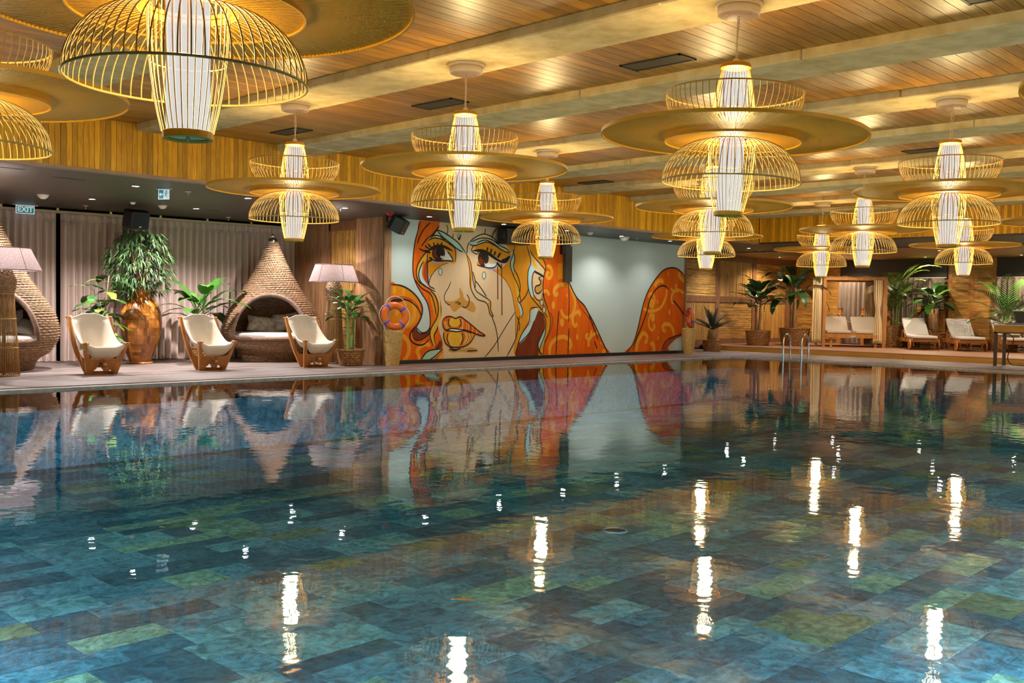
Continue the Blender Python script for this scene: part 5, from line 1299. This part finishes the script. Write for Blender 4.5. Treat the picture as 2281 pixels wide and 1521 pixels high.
# ------------------------------------------------------------------ woven teardrop daybeds
def daybed(loc, rz, label, seed):
    t = thing('teardrop_daybed', label, 'daybed', loc, rz, 'woven teardrop daybeds')
    prof = catmull([(0.62, 0.16), (0.82, 0.30), (0.93, 0.48), (0.955, 0.66), (0.90, 0.88), (0.76, 1.12), (0.58, 1.38), (0.41, 1.66), (0.27, 1.94), (0.155, 2.2), (0.09, 2.36)], False, 6)
    L = [0.0]
    for (r0, z0), (r1, z1) in zip(prof[:-1], prof[1:]): L.append(L[-1]+math.hypot(r1-r0, z1-z0))
    rows = 60; k = rows*3; n = 80; m = n*3
    def inside(x, z):         # the arched opening, seen from the front (-y)
        if z < 0.46: return False
        w = 0.70*math.sqrt(max(0.0, 1-((z-0.50)/0.80)**2)) if z > 0.50 else 0.70
        return abs(x) < w*(1.0) and z < 1.30
    vs_ = []; base_r = []; base_z = []
    for i in range(k+1):
        s = L[-1]*i/k; j = 0
        while j < len(L)-2 and L[j+1] < s: j += 1
        f = (s-L[j])/(L[j+1]-L[j]+1e-9); r = lerp(prof[j][0], prof[j+1][0], f); z = lerp(prof[j][1], prof[j+1][1], f)
        base_z.append(z)
        row = i//3
        base_r.append(r)
        for q_ in range(m):
            a = 2*PI*q_/m
            d = 0.022*(0.5+0.5*math.cos(n*a*0.5+PI*(row % 2))) if i % 3 else -0.018
            vs_.append(((r+d)*math.cos(a), (r+d)*math.sin(a), z+0.008*math.sin(3*a+row)))
    b = MB(); fs = []
    for i in range(k):
        for q_ in range(m):
            a = 2*PI*(q_+0.5)/m; z = base_z[i]; r = base_r[i]
            if math.sin(a) < 0 and inside(r*math.cos(a), z): continue
            fs.append((i*m+q_, i*m+(q_+1) % m, (i+1)*m+(q_+1) % m, (i+1)*m+q_))
    b.add(vs_, fs)
    sh = b.build('woven_shell', 'wicker', t, True); solidify(sh, 0.045, -1.0)
    # padded edge of the opening, laid on the shell
    def rad(z):
        for (r0, z0), (r1, z1) in zip(prof[:-1], prof[1:]):
            if z0 <= z <= z1: return lerp(r0, r1, (z-z0)/(z1-z0+1e-9))
        return prof[0][0]
    pts = []
    for i in range(33):
        f = PI*i/32; x = 0.70*math.cos(f); z = 0.50+0.80*math.sin(f); R = rad(z)
        pts.append((x, -math.sqrt(max(0.01, R*R-x*x))-0.005, z))
    for i in range(1, 12):
        x = lerp(-0.70, 0.70, i/12); R = rad(0.455); pts.append((x, -math.sqrt(R*R-x*x)-0.005, 0.455))
    MB().tube(pts, 0.042, 8, True).build('opening_edge', 'rope_edge', sh, True)
    MB().lathe([(0.0, 0.17), (0.64, 0.17), (0.64, 0.15)], 40).build('floor_plate', 'wicker_dark', t)
    weave([(0.56, 0.0), (0.60, 0.08), (0.63, 0.17)], 40, 0.012, 5).build('base_ring', 'wicker_dark', t, True)
    MB().lathe([(0.092, 2.33), (0.095, 2.36), (0.085, 2.42), (0.05, 2.44), (0, 2.44)], 20).build('steel_cap', 'steel', t, True)
    hk = MB()
    for an in range(3):
        hk.tube([(0.05*math.cos(an*2.1), 0.05*math.sin(an*2.1), 2.43), (0.07*math.cos(an*2.1), 0.07*math.sin(an*2.1), 2.47), (0, 0, 2.5)], 0.008, 6)
    hk.tube([(0, 0, 2.43), (0, 0, 2.52)], 0.015, 8); hk.build('hanging_hook', 'steel', t, True)
    ms = MB().lathe(catmull([(0.0, 0.38), (0.6, 0.38), (0.80, 0.40), (0.85, 0.47), (0.83, 0.54), (0.7, 0.565), (0.0, 0.57)], False, 3), 44, rfun=lambda r, z, a: r*(1+0.006*math.sin(9*a)))
    ms.build('mattress', 'mattress', t, True)
    return t
def pillow(loc, rot, label, w=0.5, h=0.36, mat='pillow'):
    def fn(s):
        def g(u, v):
            a, b = 2*u-1, 2*v-1; e = (1-abs(a)**2.6)*(1-abs(b)**2.6)
            k = 1-0.09*(1-abs(a))*abs(b)**2-0.09*(1-abs(b))*abs(a)**2
            return (a*w/2*k, s*0.075*max(0, e)**0.55, b*h/2*k)
        return g
    b = MB().grid(fn(1), 14, 12); b.grid(fn(-1), 14, 12)
    o = b.build('pillow', mat, None, True, loc, rot)
    tag(o, label, 'pillow', 'patterned pillows on the daybeds')
DB = Vector((10.98, 17.25, FZ)); drz = -0.62
daybed(DB, drz, 'woven teardrop daybed with arched opening beside the wooden wall', 1)
Rz = Matrix.Rotation(drz, 4, 'Z')
def onbed(x, y, z): return DB+(Rz @ Vector((x, y, z)))
pillow(onbed(-0.22, 0.22, 0.72), (-0.55, 0.10, drz+0.15), 'leaf-patterned pillow lying leftmost on the teardrop daybed mattress', 0.56, 0.36)
pillow(onbed(0.24, 0.30, 0.76), (-0.45, -0.12, drz-0.1), 'patterned pillow in the middle of the teardrop daybed, leaning back', 0.5, 0.4)
pillow(onbed(0.52, 0.10, 0.71), (-0.6, 0.1, drz-0.5), 'patterned pillow partly behind the sling chair on the teardrop daybed', 0.44, 0.36)
DB = Vector((5.75, 17.15, FZ)); drz = -0.45; Rz = Matrix.Rotation(drz, 4, 'Z')
daybed(DB, drz, 'woven teardrop daybed behind the left floor lamp, cut by the picture edge', 2)
pillow(onbed(0.15, 0.22, 0.75), (-0.5, -0.2, drz), 'patterned pillow seen behind the reed stand on the left daybed', 0.55, 0.4)
pillow(onbed(0.5, 0.05, 0.68), (-0.95, 0.2, drz-0.4), 'white crumpled pillow at the right end of the left daybed', 0.48, 0.36, 'mattress')
# ------------------------------------------------------------------ steel pool ladder
t = thing('pool_ladder', 'steel pool ladder with two looped handrails at the far pool edge', 'ladder', (PX1+0.1, 11.65, FZ))
for i, dy in enumerate((0.24, -0.24)):
    pts = catmull([(0.14, dy, -0.01), (0.14, dy, 0.30), (0.135, dy, 0.44), (0.08, dy, 0.555), (-0.03, dy, 0.60), (-0.14, dy, 0.555), (-0.19, dy, 0.44), (-0.20, dy, 0.25), (-0.20, dy, -0.2), (-0.20, dy, -0.85)], False, 5)
    r_ = MB().tube(pts, 0.021, 12).build('handrail', 'steel', t, True)
    MB().lathe([(0.022, 0.0), (0.05, 0.0), (0.048, 0.012), (0.022, 0.02)], 20).build('floor_flange', 'steel', r_, True, (0.14, dy, 0))
for z in (-0.22, -0.47, -0.72):
    MB().box(-0.235, -0.165, -0.24, 0.24, z-0.012, z+0.012).build('step', 'steel', t)

# ------------------------------------------------------------------ plants on the raised deck
def at_deck(px, py, dx=0.0): 
    q = onz(px, py, DKZ); return Vector((q.x+dx, q.y, DKZ))
# cycad on the lower floor
q = onz(1597, 781, FZ); cb = Vector((q.x-0.35, q.y-0.05, FZ))
basket(cb, 0.22, 0.25, 0.30, 'small woven basket on the floor before the reed-panelled wall')
t = thing('cycad', 'dark stiff-leaved cycad in front of the reed-panelled wall', 'plant', cb+Vector((0, 0, 0.24)))
MB().tube([(0, 0, 0), (0, 0, 0.2), (0, 0, 0.36)], [0.13, 0.125, 0.10], 12).build('trunk', 'bark', t, True)
def frond(L, e0, bend, nl, ll, lw, droop, mat, parent, loc, rz, name='frond', up=0.0, vee=0.5):
    b = MB(); p = Vector((0, 0, 0)); an = e0; path = [p]; n = 16; st = L/n
    for i in range(n):
        p = p+Vector((math.cos(an)*st, 0, math.sin(an)*st)); path.append(p); an -= bend/n*(0.4+1.2*i/n)
    b.tube(path, [lerp(0.012, 0.003, i/n) for i in range(n+1)], 5)
    for i in range(nl):
        f = lerp(0.16, 0.99, i/(nl-1)); x = f*n; j = min(n-1, int(x)); c = path[j].lerp(path[j+1], x-j); d = (path[j+1]-path[j]).normalized()
        l = ll*(math.sin(PI*min(1, f*0.85+0.16)))**0.6*(1.0-0.2*f)
        for s in (-1, 1):
            dr = (d*(0.55+0.5*f)+Vector((0, s, 0))*(1.0-0.25*f)+Vector((0, 0, vee*(1-f)-droop))).normalized()
            mid = c+dr*l*0.5+Vector((0, 0, 0.02*l)); e = c+dr*l-Vector((0, 0, droop*l*0.35))
            w = d*lw*0.5
            b.add([c-w*0.6, c+w*0.6, mid+w, mid-w, e], [(0, 1, 2, 3), (3, 2, 4)])
    o = b.build(name, mat, parent, False, loc, (0, 0, rz)); return o
qq = random.Random(8)
for i in range(19):
    frond(qq.uniform(0.62, 0.82), qq.uniform(0.35, 1.35), qq.uniform(0.3, 0.9), 26, 0.12, 0.022, 0.0, 'leaf_cycas', t, (0, 0, 0.36), i*2.4)
b1 = at_deck(1688, 769, 0.0)
basket(b1, 0.30, 0.36, 0.42, 'woven basket on the deck holding the smaller banana plant')
banana(b1+Vector((0, 0, 0.36)), 1.25, 2, 28, 52, 'smaller banana plant with green stems before the reed panels', L=0.75, W=0.32, mat='leaf_dark', spread=0.11, stem_r=0.05, rise=1.0, bend=1.3)
b2 = at_deck(1752, 770, 0.45)
basket(b2, 0.36, 0.44, 0.50, 'large woven basket on the deck behind the pool ladder')
t = banana(b2+Vector((0, 0, 0.42)), 1.3, 2, 22, 54, 'tall strelitzia with two bark stems and long arching dark leaves', L=1.05, W=0.34, mat='leaf_dark', spread=0.16, stem_r=0.085, rise=1.15, bend=2.2, name='strelitzia')
for k in range(2):
    MB().lathe([(0, 0), (0.03, 0.03), (0.025, 0.12), (0.0, 0.2)], 8).build('flower', 'flower_red', t, True, (0.25-0.4*k, -0.2, 1.25), (0.6, 0.5-k, 0))
# arching palm behind the first lounger
kb = at_deck(2005, 772, -0.35); kb.x = min(kb.x, RX1-1.1)
basket(kb, 0.30, 0.36, 0.62, 'woven basket with the arching palm behind the first sun lounger')
t = thing('kentia_palm', 'arching palm with yellow-green fronds right of the cabana', 'plant', kb+Vector((0, 0, 0.55)))
for i in range(5):
    a = i*1.26; MB().tube(catmull([(0.05*math.cos(a), 0.05*math.sin(a), 0), (0.08*math.cos(a), 0.08*math.sin(a), 0.5), (0.12*math.cos(a), 0.12*math.sin(a), 0.95)], False, 3), 0.018, 6).build('cane', 'stem', t, True)
qq = random.Random(15)
for i in range(11):
    f = i/10
    frond(lerp(0.85, 1.3, f), lerp(0.75, 1.4, f), qq.uniform(1.1, 1.9), 19, 0.46, 0.045, 0.22, 'palm_leaf', t, (0, 0, lerp(0.45, 0.95, f)), i*2.4+0.5)
frond(1.75, 1.3, 1.9, 22, 0.5, 0.045, 0.25, 'leaf_yellow', t, (0, 0, 0.9), -1.25)
frond(1.35, 1.3, 1.6, 22, 0.5, 0.045, 0.2, 'leaf_yellow', t, (0, 0, 0.9), -0.9)
# bird-of-paradise tree between the loungers
pb = at_deck(2108, 774, -0.6); pb.x = min(pb.x, RX1-0.95)
basket(pb, 0.34, 0.38, 0.44, 'dark woven basket between the two sun loungers')
t = thing('banana_tree', 'broad glossy-leaved tree on a thick fibrous trunk between the loungers', 'plant', pb+Vector((0, 0, 0.36)))
MB().tube([(0, 0, 0), (0.0, 0, 0.5), (0.0, 0, 0.80)], [0.19, 0.17, 0.14], 12).build('trunk', 'bark', t, True)
qq = random.Random(22)
for i in range(22):
    f = i/21
    o = leaf_blade(qq.uniform(0.5, 0.75), qq.uniform(0.26, 0.36), 8, lerp(1.7, 1.3, f), 0.3, 0.22, lerp(0.15, 1.0, f), 0.016, 0.35).build('leaf', qq.choice(('leaf_dark', 'leaf_dark', 'leaf')), t, True)
    o.location = (0, 0, lerp(0.78, 1.1, f)); o.rotation_euler = (0, 0, i*2.4)
MB().tube([(0.02, 0.02, 0.7), (0.02, 0.02, 1.02)], 0.06, 8).build('crown_stem', 'stem', t, True)
MB().tube([(-0.05, 0.05, 0.8), (-0.25, 0.2, 0.92), (-0.36, 0.3, 0.82)], 0.015, 6).build('flower_stalk', 'stem', t, True)
MB().lathe(catmull([(0, 0), (0.05, 0.03), (0.062, 0.09), (0.04, 0.16), (0, 0.19)], False, 3), 12).build('flower', 'flower', t, True, (-0.38, 0.3, 0.68), (0.2, 0.2, 0))
MB().lathe([(0, -0.22), (0.045, -0.12), (0.05, 0), (0, 0.05)], 8).build('bud', 'flower_red', t, True, (-0.42, 0.42, 0.52), (0.4, 0.2, 0))
# palm by the bar table
gb = Vector((RX1-1.3, onx(2240, 760, RX1-1.3).y, DKZ))
basket(gb, 0.28, 0.34, 0.45, 'woven basket hidden behind the bar table legs')
t = thing('areca_palm', 'green feathery palm behind the bar table', 'plant', gb+Vector((0, 0, 0.38)))
qq = random.Random(25)
for i in range(4):
    a = i*1.6; MB().tube([(0.05*math.cos(a), 0.05*math.sin(a), 0), (0.1*math.cos(a), 0.1*math.sin(a), 0.6)], 0.02, 6).build('cane', 'stem', t, True)
for i in range(14):
    f = i/13
    frond(lerp(1.1, 1.7, f), lerp(0.45, 1.42, f), qq.uniform(0.9, 1.7), 20, 0.38, 0.042, 0.2, qq.choice(('leaf', 'palm_leaf', 'leaf')), t, (0, 0, lerp(0.35, 0.65, f)), i*2.4+2.2)

# ------------------------------------------------------------------ rope fence in front of the far wall
ropex = RX1-0.42
posts = []
for px, lab in ((1871, 'first square wooden rope post, behind the left cabana cushion'), (1923, 'square wooden rope post behind the right cabana cushion'), (1981, 'square wooden rope post just right of the cabana curtain'), (2041, 'square wooden rope post behind the first sun lounger'), (2099, 'square wooden rope post left of the fibrous trunk')):
    y = onx(px, 720, ropex).y; posts.append(y)
    t = thing('rope_post', lab, 'post', (ropex, y, DKZ), 0, 'rope fence posts')
    MB().box(-0.055, 0.055, -0.055, 0.055, 0, 1.1).build('shaft', 'cabana_wood', t); MB().box(-0.065, 0.065, -0.065, 0.065, 1.1, 1.13).build('cap', 'frame_wood', t)
    for z in (0.52, 0.95): MB().tube([(-0.06*1.1*math.cos(a_)*1.2, 0.066*math.sin(a_)*1.2, z) for a_ in [2*PI*j/12 for j in range(12)]], 0.014, 6, True).build('rope_loop', 'tan_rope', t, True)
n_ = 0
names_ = ('behind the cabana cushions', 'beside the cabana curtain', 'behind the arching palm', 'behind the first sun lounger')
for (a, b), where in zip(zip(posts[:-1], posts[1:]), names_):
    for z, lv in ((0.95, 'upper'), (0.52, 'lower')):
        pts = [(0, lerp(a, b, i/12)-a, -0.26*math.sin(PI*i/12)) for i in range(13)]
        o = MB().tube(pts, 0.014, 6).build('fence_rope', 'tan_rope', None, True, (ropex-0.08, a, DKZ+z)); tag(o, '%s sagging tan rope %s' % (lv, where), 'rope', 'sagging fence ropes')

# ------------------------------------------------------------------ cabana bed
ca = onz(1836, 771, DKZ); cb_ = onz(1973, 775, DKZ)
CBX = (ca.x+cb_.x)/2-0.1; CBY = (ca.y+cb_.y)/2; CWD = abs(ca.y-cb_.y)+0.1
t = thing('cabana_bed', 'wooden cabana daybed with cream curtains and two cushioned backs', 'daybed', (CBX, CBY, DKZ), -0.98)
hw = CWD/2; dp = 1.75; ht = 2.02
for sx in (-1, 1):
    for yy in (0.0, dp):
        MB().box(sx*hw-0.045, sx*hw+0.045, yy-0.045, yy+0.045, 0, ht).build('post', 'cabana_wood', t)
    MB().box(sx*hw-0.04, sx*hw+0.04, 0, dp, ht-0.09, ht).build('roof_beam', 'cabana_wood', t)
    MB().box(sx*(hw-0.05)-0.03, sx*(hw-0.05)+0.03, 0.05, dp-0.05, 0.26, 0.36).build('side_rail', 'cabana_wood', t)
for yy in (0.0, dp): MB().box(-hw, hw, yy-0.04, yy+0.04, ht-0.09, ht).build('roof_beam', 'cabana_wood', t)
for yy in (0.0, dp): MB().box(-hw+0.05, hw-0.05, yy-0.03, yy+0.03, 0.26, 0.36).build('end_rail', 'cabana_wood', t)
for sx in (-0.62, 0.62): MB().box(sx-0.035, sx+0.035, 0.02, 0.10, 0, 0.3).build('bed_leg', 'cabana_wood', t)
MB().box(-hw+0.05, hw-0.05, 0.0, dp, 0.36, 0.385).build('slat_base', 'cabana_wood', t)
MB().box(-0.07, 0.07, -0.034, -0.03, 0.29, 0.335).build('maker_plate', 'steel', t)
rfc = MB().grid(lambda u, v: (lerp(-hw-0.05, hw+0.05, u), lerp(-0.06, dp+0.06, v), ht+0.03-0.05*math.sin(PI*((u*3) % 1))*0.6), 24, 6).build('roof_cloth', 'cabana_cloth', t, True); solidify(rfc, 0.006)
for k in range(4): MB().box(lerp(-hw, hw, k/3)-0.015, lerp(-hw, hw, k/3)+0.015, 0, dp, ht-0.005, ht+0.02).build('roof_rib', 'cabana_wood', t)
def drape(x0, x1, y0, y1, z0, z1, tie, seed):
    q_ = random.Random(seed)
    def fn(u, v):
        z = lerp(z0, z1, v); pin = 0.55*math.exp(-((z-tie)/0.28)**2) if tie else 0
        w = 1-pin; uu = (u-0.5)*w+0.5
        return (lerp(x0, x1, uu)+0.018*math.sin(u*26+seed), lerp(y0, y1, uu)+0.03*math.sin(u*31+z*0.8+seed), z)
    return MB().grid(fn, 40, 16)
o = drape(hw-0.32, hw-0.04, -0.05, 0.0, 0.12, ht-0.08, 1.05, 2).build('curtain', 'cabana_cloth', t, True); solidify(o, 0.004)
o = drape(hw+0.05, hw+0.09, 0.0, 0.45, 0.06, ht, None, 5).build('curtain', 'cabana_cloth', t, True); solidify(o, 0.004)
o = drape(-hw-0.33, -hw-0.04, -0.02, 0.05, 0.10, ht-0.02, None, 3).build('curtain', 'cabana_cloth', t, True); solidify(o, 0.004)
o = drape(-hw-0.09, -hw-0.05, 0.0, 0.5, 0.08, ht, None, 6).build('curtain', 'cabana_cloth', t, True); solidify(o, 0.004)
o = drape(hw-0.30, hw-0.04, dp-0.3, dp-0.05, 0.06, ht-0.08, None, 9).build('curtain', 'cabana_cloth', t, True); solidify(o, 0.004)
def cushion(x0, x1, prof, th, name, mat, parent):
    """cushion following a bent profile in y-z"""
    n = len(prof); top = []
    for i, (y, z) in enumerate(prof):
        a, b = prof[max(i-1, 0)], prof[min(i+1, n-1)]; d = Vector((b[0]-a[0], b[1]-a[1])).normalized(); top.append((y-d.y*th, z+d.x*th))
    poly = list(prof)+list(reversed(top))
    o = MB().prism(poly, x0, x1, lambda a, b, c: (c, a, b)).build(name, mat, parent, False); bevel(o, 0.03, 3)
    return o
for sx in (-1, 1):
    xa, xb = (sx*0.06, sx*(hw-0.09)); cushion(min(xa, xb), max(xa, xb), [(-0.02, 0.39), (0.40, 0.39), (0.62, 0.42), (1.12, 0.82)], 0.09, 'cushion', 'cabana_cushion', t)
MB().box(-0.07, 0.07, 0.05, 1.0, 0.385, 0.42).build('centre_divider', 'cabana_wood', t)

# ------------------------------------------------------------------ sun loungers
def make_lounger():
    t = thing('sun_lounger', '', 'sun lounger')
    W = 0.33
    for s in (-1, 1):
        o = MB().prism([(-0.06, 0.235), (0.02, 0.20), (1.85, 0.20), (1.88, 0.25), (1.85, 0.31), (0.02, 0.31), (-0.06, 0.29)], s*W-0.02, s*W+0.02, lambda a, b, c: (c, a, b)).build('side_rail', 'teak', t); bevel(o, 0.006)
        MB().box(s*W-0.03, s*W+0.03, 1.55, 1.62, 0, 0.22).build('leg', 'teak_dark', t)
        MB().box(s*(W-0.05)-0.02, s*(W-0.05)+0.02, 0.085, 0.155, 0.10, 0.22).build('wheel_strut', 'teak', t)
        w_ = MB().lathe([(0.0, -0.018), (0.125, -0.018), (0.14, -0.012), (0.14, 0.012), (0.125, 0.018), (0.0, 0.018)], 28).build('wheel', 'teak', t, False, (s*(W+0.045), 0.12, 0.14), (0, PI/2, 0))
        MB().tube([(0.085*math.cos(2*PI*j/24), 0.085*math.sin(2*PI*j/24), 0.019) for j in range(24)], 0.006, 5, True).build('groove', 'teak_dark', w_, True)
        MB().lathe([(0, -0.03), (0.02, -0.03), (0.02, 0.03), (0, 0.03)], 12).build('hub', 'black', w_)
        ar = MB().tube(catmull([(s*(W+0.03), 0.78, 0.30), (s*(W+0.03), 0.86, 0.42), (s*(W+0.03), 1.02, 0.50), (s*(W+0.03), 1.22, 0.51)], False, 4), 0.024, 6).build('armrest', 'teak_dark', t, True)
        MB().box(s*(W+0.03)-0.018, s*(W+0.03)+0.018, 1.17, 1.22, 0.2, 0.5).build('arm_post', 'teak', t)
    for y in (-0.04, 0.55, 1.2, 1.84): MB().box(-W, W, y-0.03, y+0.03, 0.22, 0.30).build('cross_bar', 'teak_dark', t)
    for i in range(9): MB().box(-W+0.02, W-0.02, 0.02+i*0.1, 0.085+i*0.1, 0.295, 0.313).build('slat', 'teak', t)
    MB().tube([(-W-0.05, 0.12, 0.14), (W+0.05, 0.12, 0.14)], 0.012, 8).build('axle', 'black', t, True)
    bk = MB()
    for i in range(8):
        f = i/7; y = lerp(1.0, 1.6, f); z = lerp(0.33, 0.77, f); bk.box(-W+0.03, W-0.03, y-0.02, y+0.02, z-0.02, z+0.02)
    bk.build('back_slats', 'teak', t)
    cushion(-W+0.01, W-0.01, [(-0.08, 0.318), (0.45, 0.318), (0.86, 0.322), (0.98, 0.355), (1.32, 0.60), (1.62, 0.83)], 0.075, 'cushion', 'lounge_white', t)
    for s in (-1, 1): MB().tube([(s*(W-0.02), 0.95, 0.36), (s*(W+0.02), 0.97, 0.28), (s*(W+0.01), 0.99, 0.2)], 0.007, 5).build('tie', 'white_rope', t, True)
    MB().tube(catmull([(-W+0.05, -0.03, 0.30), (0, -0.06, 0.22), (W-0.05, -0.03, 0.30)], False, 4), 0.008, 5).build('strap', 'white_rope', t, True)
    return t
lg0 = make_lounger()
for i, (pa, pb_, lab) in enumerate((((2036, 777.5), (2096, 779.5), 'white-cushioned teak sun lounger on wheels beside the arching palm'), ((2141, 781), (2198, 782.5), 'white-cushioned teak sun lounger on wheels in front of the bamboo slat panel'), ((2246, 783.5), (2303, 786), 'white-cushioned teak sun lounger seen through the bar table legs'))):
    o = lg0 if i == 0 else copy_tree(lg0)
    a, b = onz(*pa, DKZ), onz(*pb_, DKZ); m_ = (a+b)/2
    o.location = (m_.x-0.5, m_.y-0.12, DKZ); o.rotation_euler.z = -0.98
    o['label'] = lab; o['group'] = 'teak sun loungers on the deck'

# ------------------------------------------------------------------ bar table and what stands on it
la = onz(2216, 815, FZ); lb = onz(2234, 813, FZ)
TBX0, TBX1, TBY1 = la.x-0.03, la.x+0.62, la.y+0.03
TBH = 1.0
TZ = onx(2213, 722, TBX0).z
t = thing('bar_table', 'tall table with white top, wooden apron and dark steel legs by the pool', 'table', (TBX0, TBY1-1.7, FZ))
dx = TBX1-TBX0; TZ -= FZ
MB().box(-0.02, dx+0.02, -0.02, 1.72, TZ-0.025, TZ).build('top', 'lounge_white', t)
MB().box(-0.005, dx+0.005, -0.005, 1.705, TZ-0.17, TZ-0.025).build('apron', 'deck_front', t)
MB().box(0.0, dx, 0.0, 1.70, TZ-0.20, TZ-0.17).build('steel_frame', 'grey_metal', t)
for x in (0.03, dx-0.03):
    for y in (0.03, 1.67): MB().box(x-0.03, x+0.03, y-0.03, y+0.03, 0, TZ-0.17).build('leg', 'grey_metal', t)
cb2 = MB().tube(catmull([(TBX1-0.02, TBY1-0.08, FZ+TZ-0.2), (TBX1+0.04, TBY1-0.2, FZ+0.6), (TBX1, TBY1-0.1, FZ+0.2), (TBX1+0.02, TBY1-0.18, FZ+0.02), (TBX1-0.05, TBY1-0.45, FZ+0.012), (TBX1-0.1, TBY1-0.8, FZ+0.012)], False, 5), 0.011, 6).build('power_cable', 'black', None, True)
tag(cb2, 'black power cable hanging down the bar table leg to the floor', 'cable')
top = FZ+TZ
yb = onx(2262, 700, TBX0+0.35).y
t = thing('equipment_case', 'black open case standing on the bar table at the picture edge', 'case', (TBX0+0.44, yb-0.42, top))
o = MB().prism([(-0.36, 0), (-0.32, 0), (0.32, 0), (0.36, 0), (0.45, 0.30), (-0.45, 0.30)], -0.16, 0.16, lambda a, b, c: (c, a, b)).build('body', 'black', t); bevel(o, 0.01)
MB().box(-0.17, 0.17, -0.46, 0.46, 0.30, 0.325).build('lid_edge', 'white_plastic', t)
for k in range(5): MB().box(-0.165, -0.15, -0.34+k*0.17, -0.29+k*0.17, 0.325, 0.345).build('clip', 'red_plastic' if k % 2 else 'white_plastic', t)
yb = onx(2255, 716, TBX0+0.1).y
t = thing('sound_mixer', 'flat dark sound mixer lying on the bar table', 'mixer', (TBX0+0.13, yb-0.12, top))
o = MB().box(-0.11, 0.11, -0.28, 0.26, 0, 0.035).build('body', 'device', t); bevel(o, 0.008)
for k in range(8): MB().lathe([(0, 0.06), (0.014, 0.058), (0.016, 0.035)], 10).build('knob', 'black', t, True, (-0.05+0.09*(k % 2), -0.22+0.06*k, 0))
tg = MB().tube(catmull([(-0.05, -0.1, 0.01), (0.0, 0.05, 0.05), (0.06, 0.1, 0.012), (0.0, 0.18, 0.04), (-0.05, 0.22, 0.01)], False, 5), 0.008, 6).build('coiled_cable', 'device', None, True, (TBX0+0.1, yb+0.32, top))
tag(tg, 'coiled dark cable at the near end of the bar table top', 'cable')
p = onx(2262, 716, TBX0+0.3)
t = thing('paper_box', 'small pale carton on the bar table beside the black case', 'box', (TBX0+0.34, yb+0.13, top))
MB().box(-0.06, 0.06, -0.1, 0.1, 0, 0.055).build('carton', 'lamp_white', t); MB().box(-0.061, 0.061, -0.03, 0.03, 0.02, 0.056).build('band', 'flower', t)

# ------------------------------------------------------------------ small things in the pool
q = onz(1006, 1334, 0.004)
o = leaf_blade(0.09, 0.035, 5, 0.1, 0.1, 0.01, 0.02, 0.002).build('floating_leaf', 'brown_leaf', None, True, (q.x, q.y, 0.004), (0, 0, -0.9)); tag(o, 'small pale brown leaf floating on the water', 'leaf')
d_ = ray(1370, 1182); q = CAM+d_*((PFZ+0.004-CAM.z)/d_.z)
t = thing('pool_drain', 'round drain cover in the slate pool floor', 'drain', (q.x, q.y, PFZ+0.004))
MB().lathe([(0.0, 0.004), (0.10, 0.004), (0.11, 0.0)], 28).build('cover', 'grey_metal', t)
MB().tube([(0.115*math.cos(2*PI*j/32), 0.115*math.sin(2*PI*j/32), 0.003) for j in range(32)], 0.012, 6, True).build('ring', 'edge_stone', t, True)
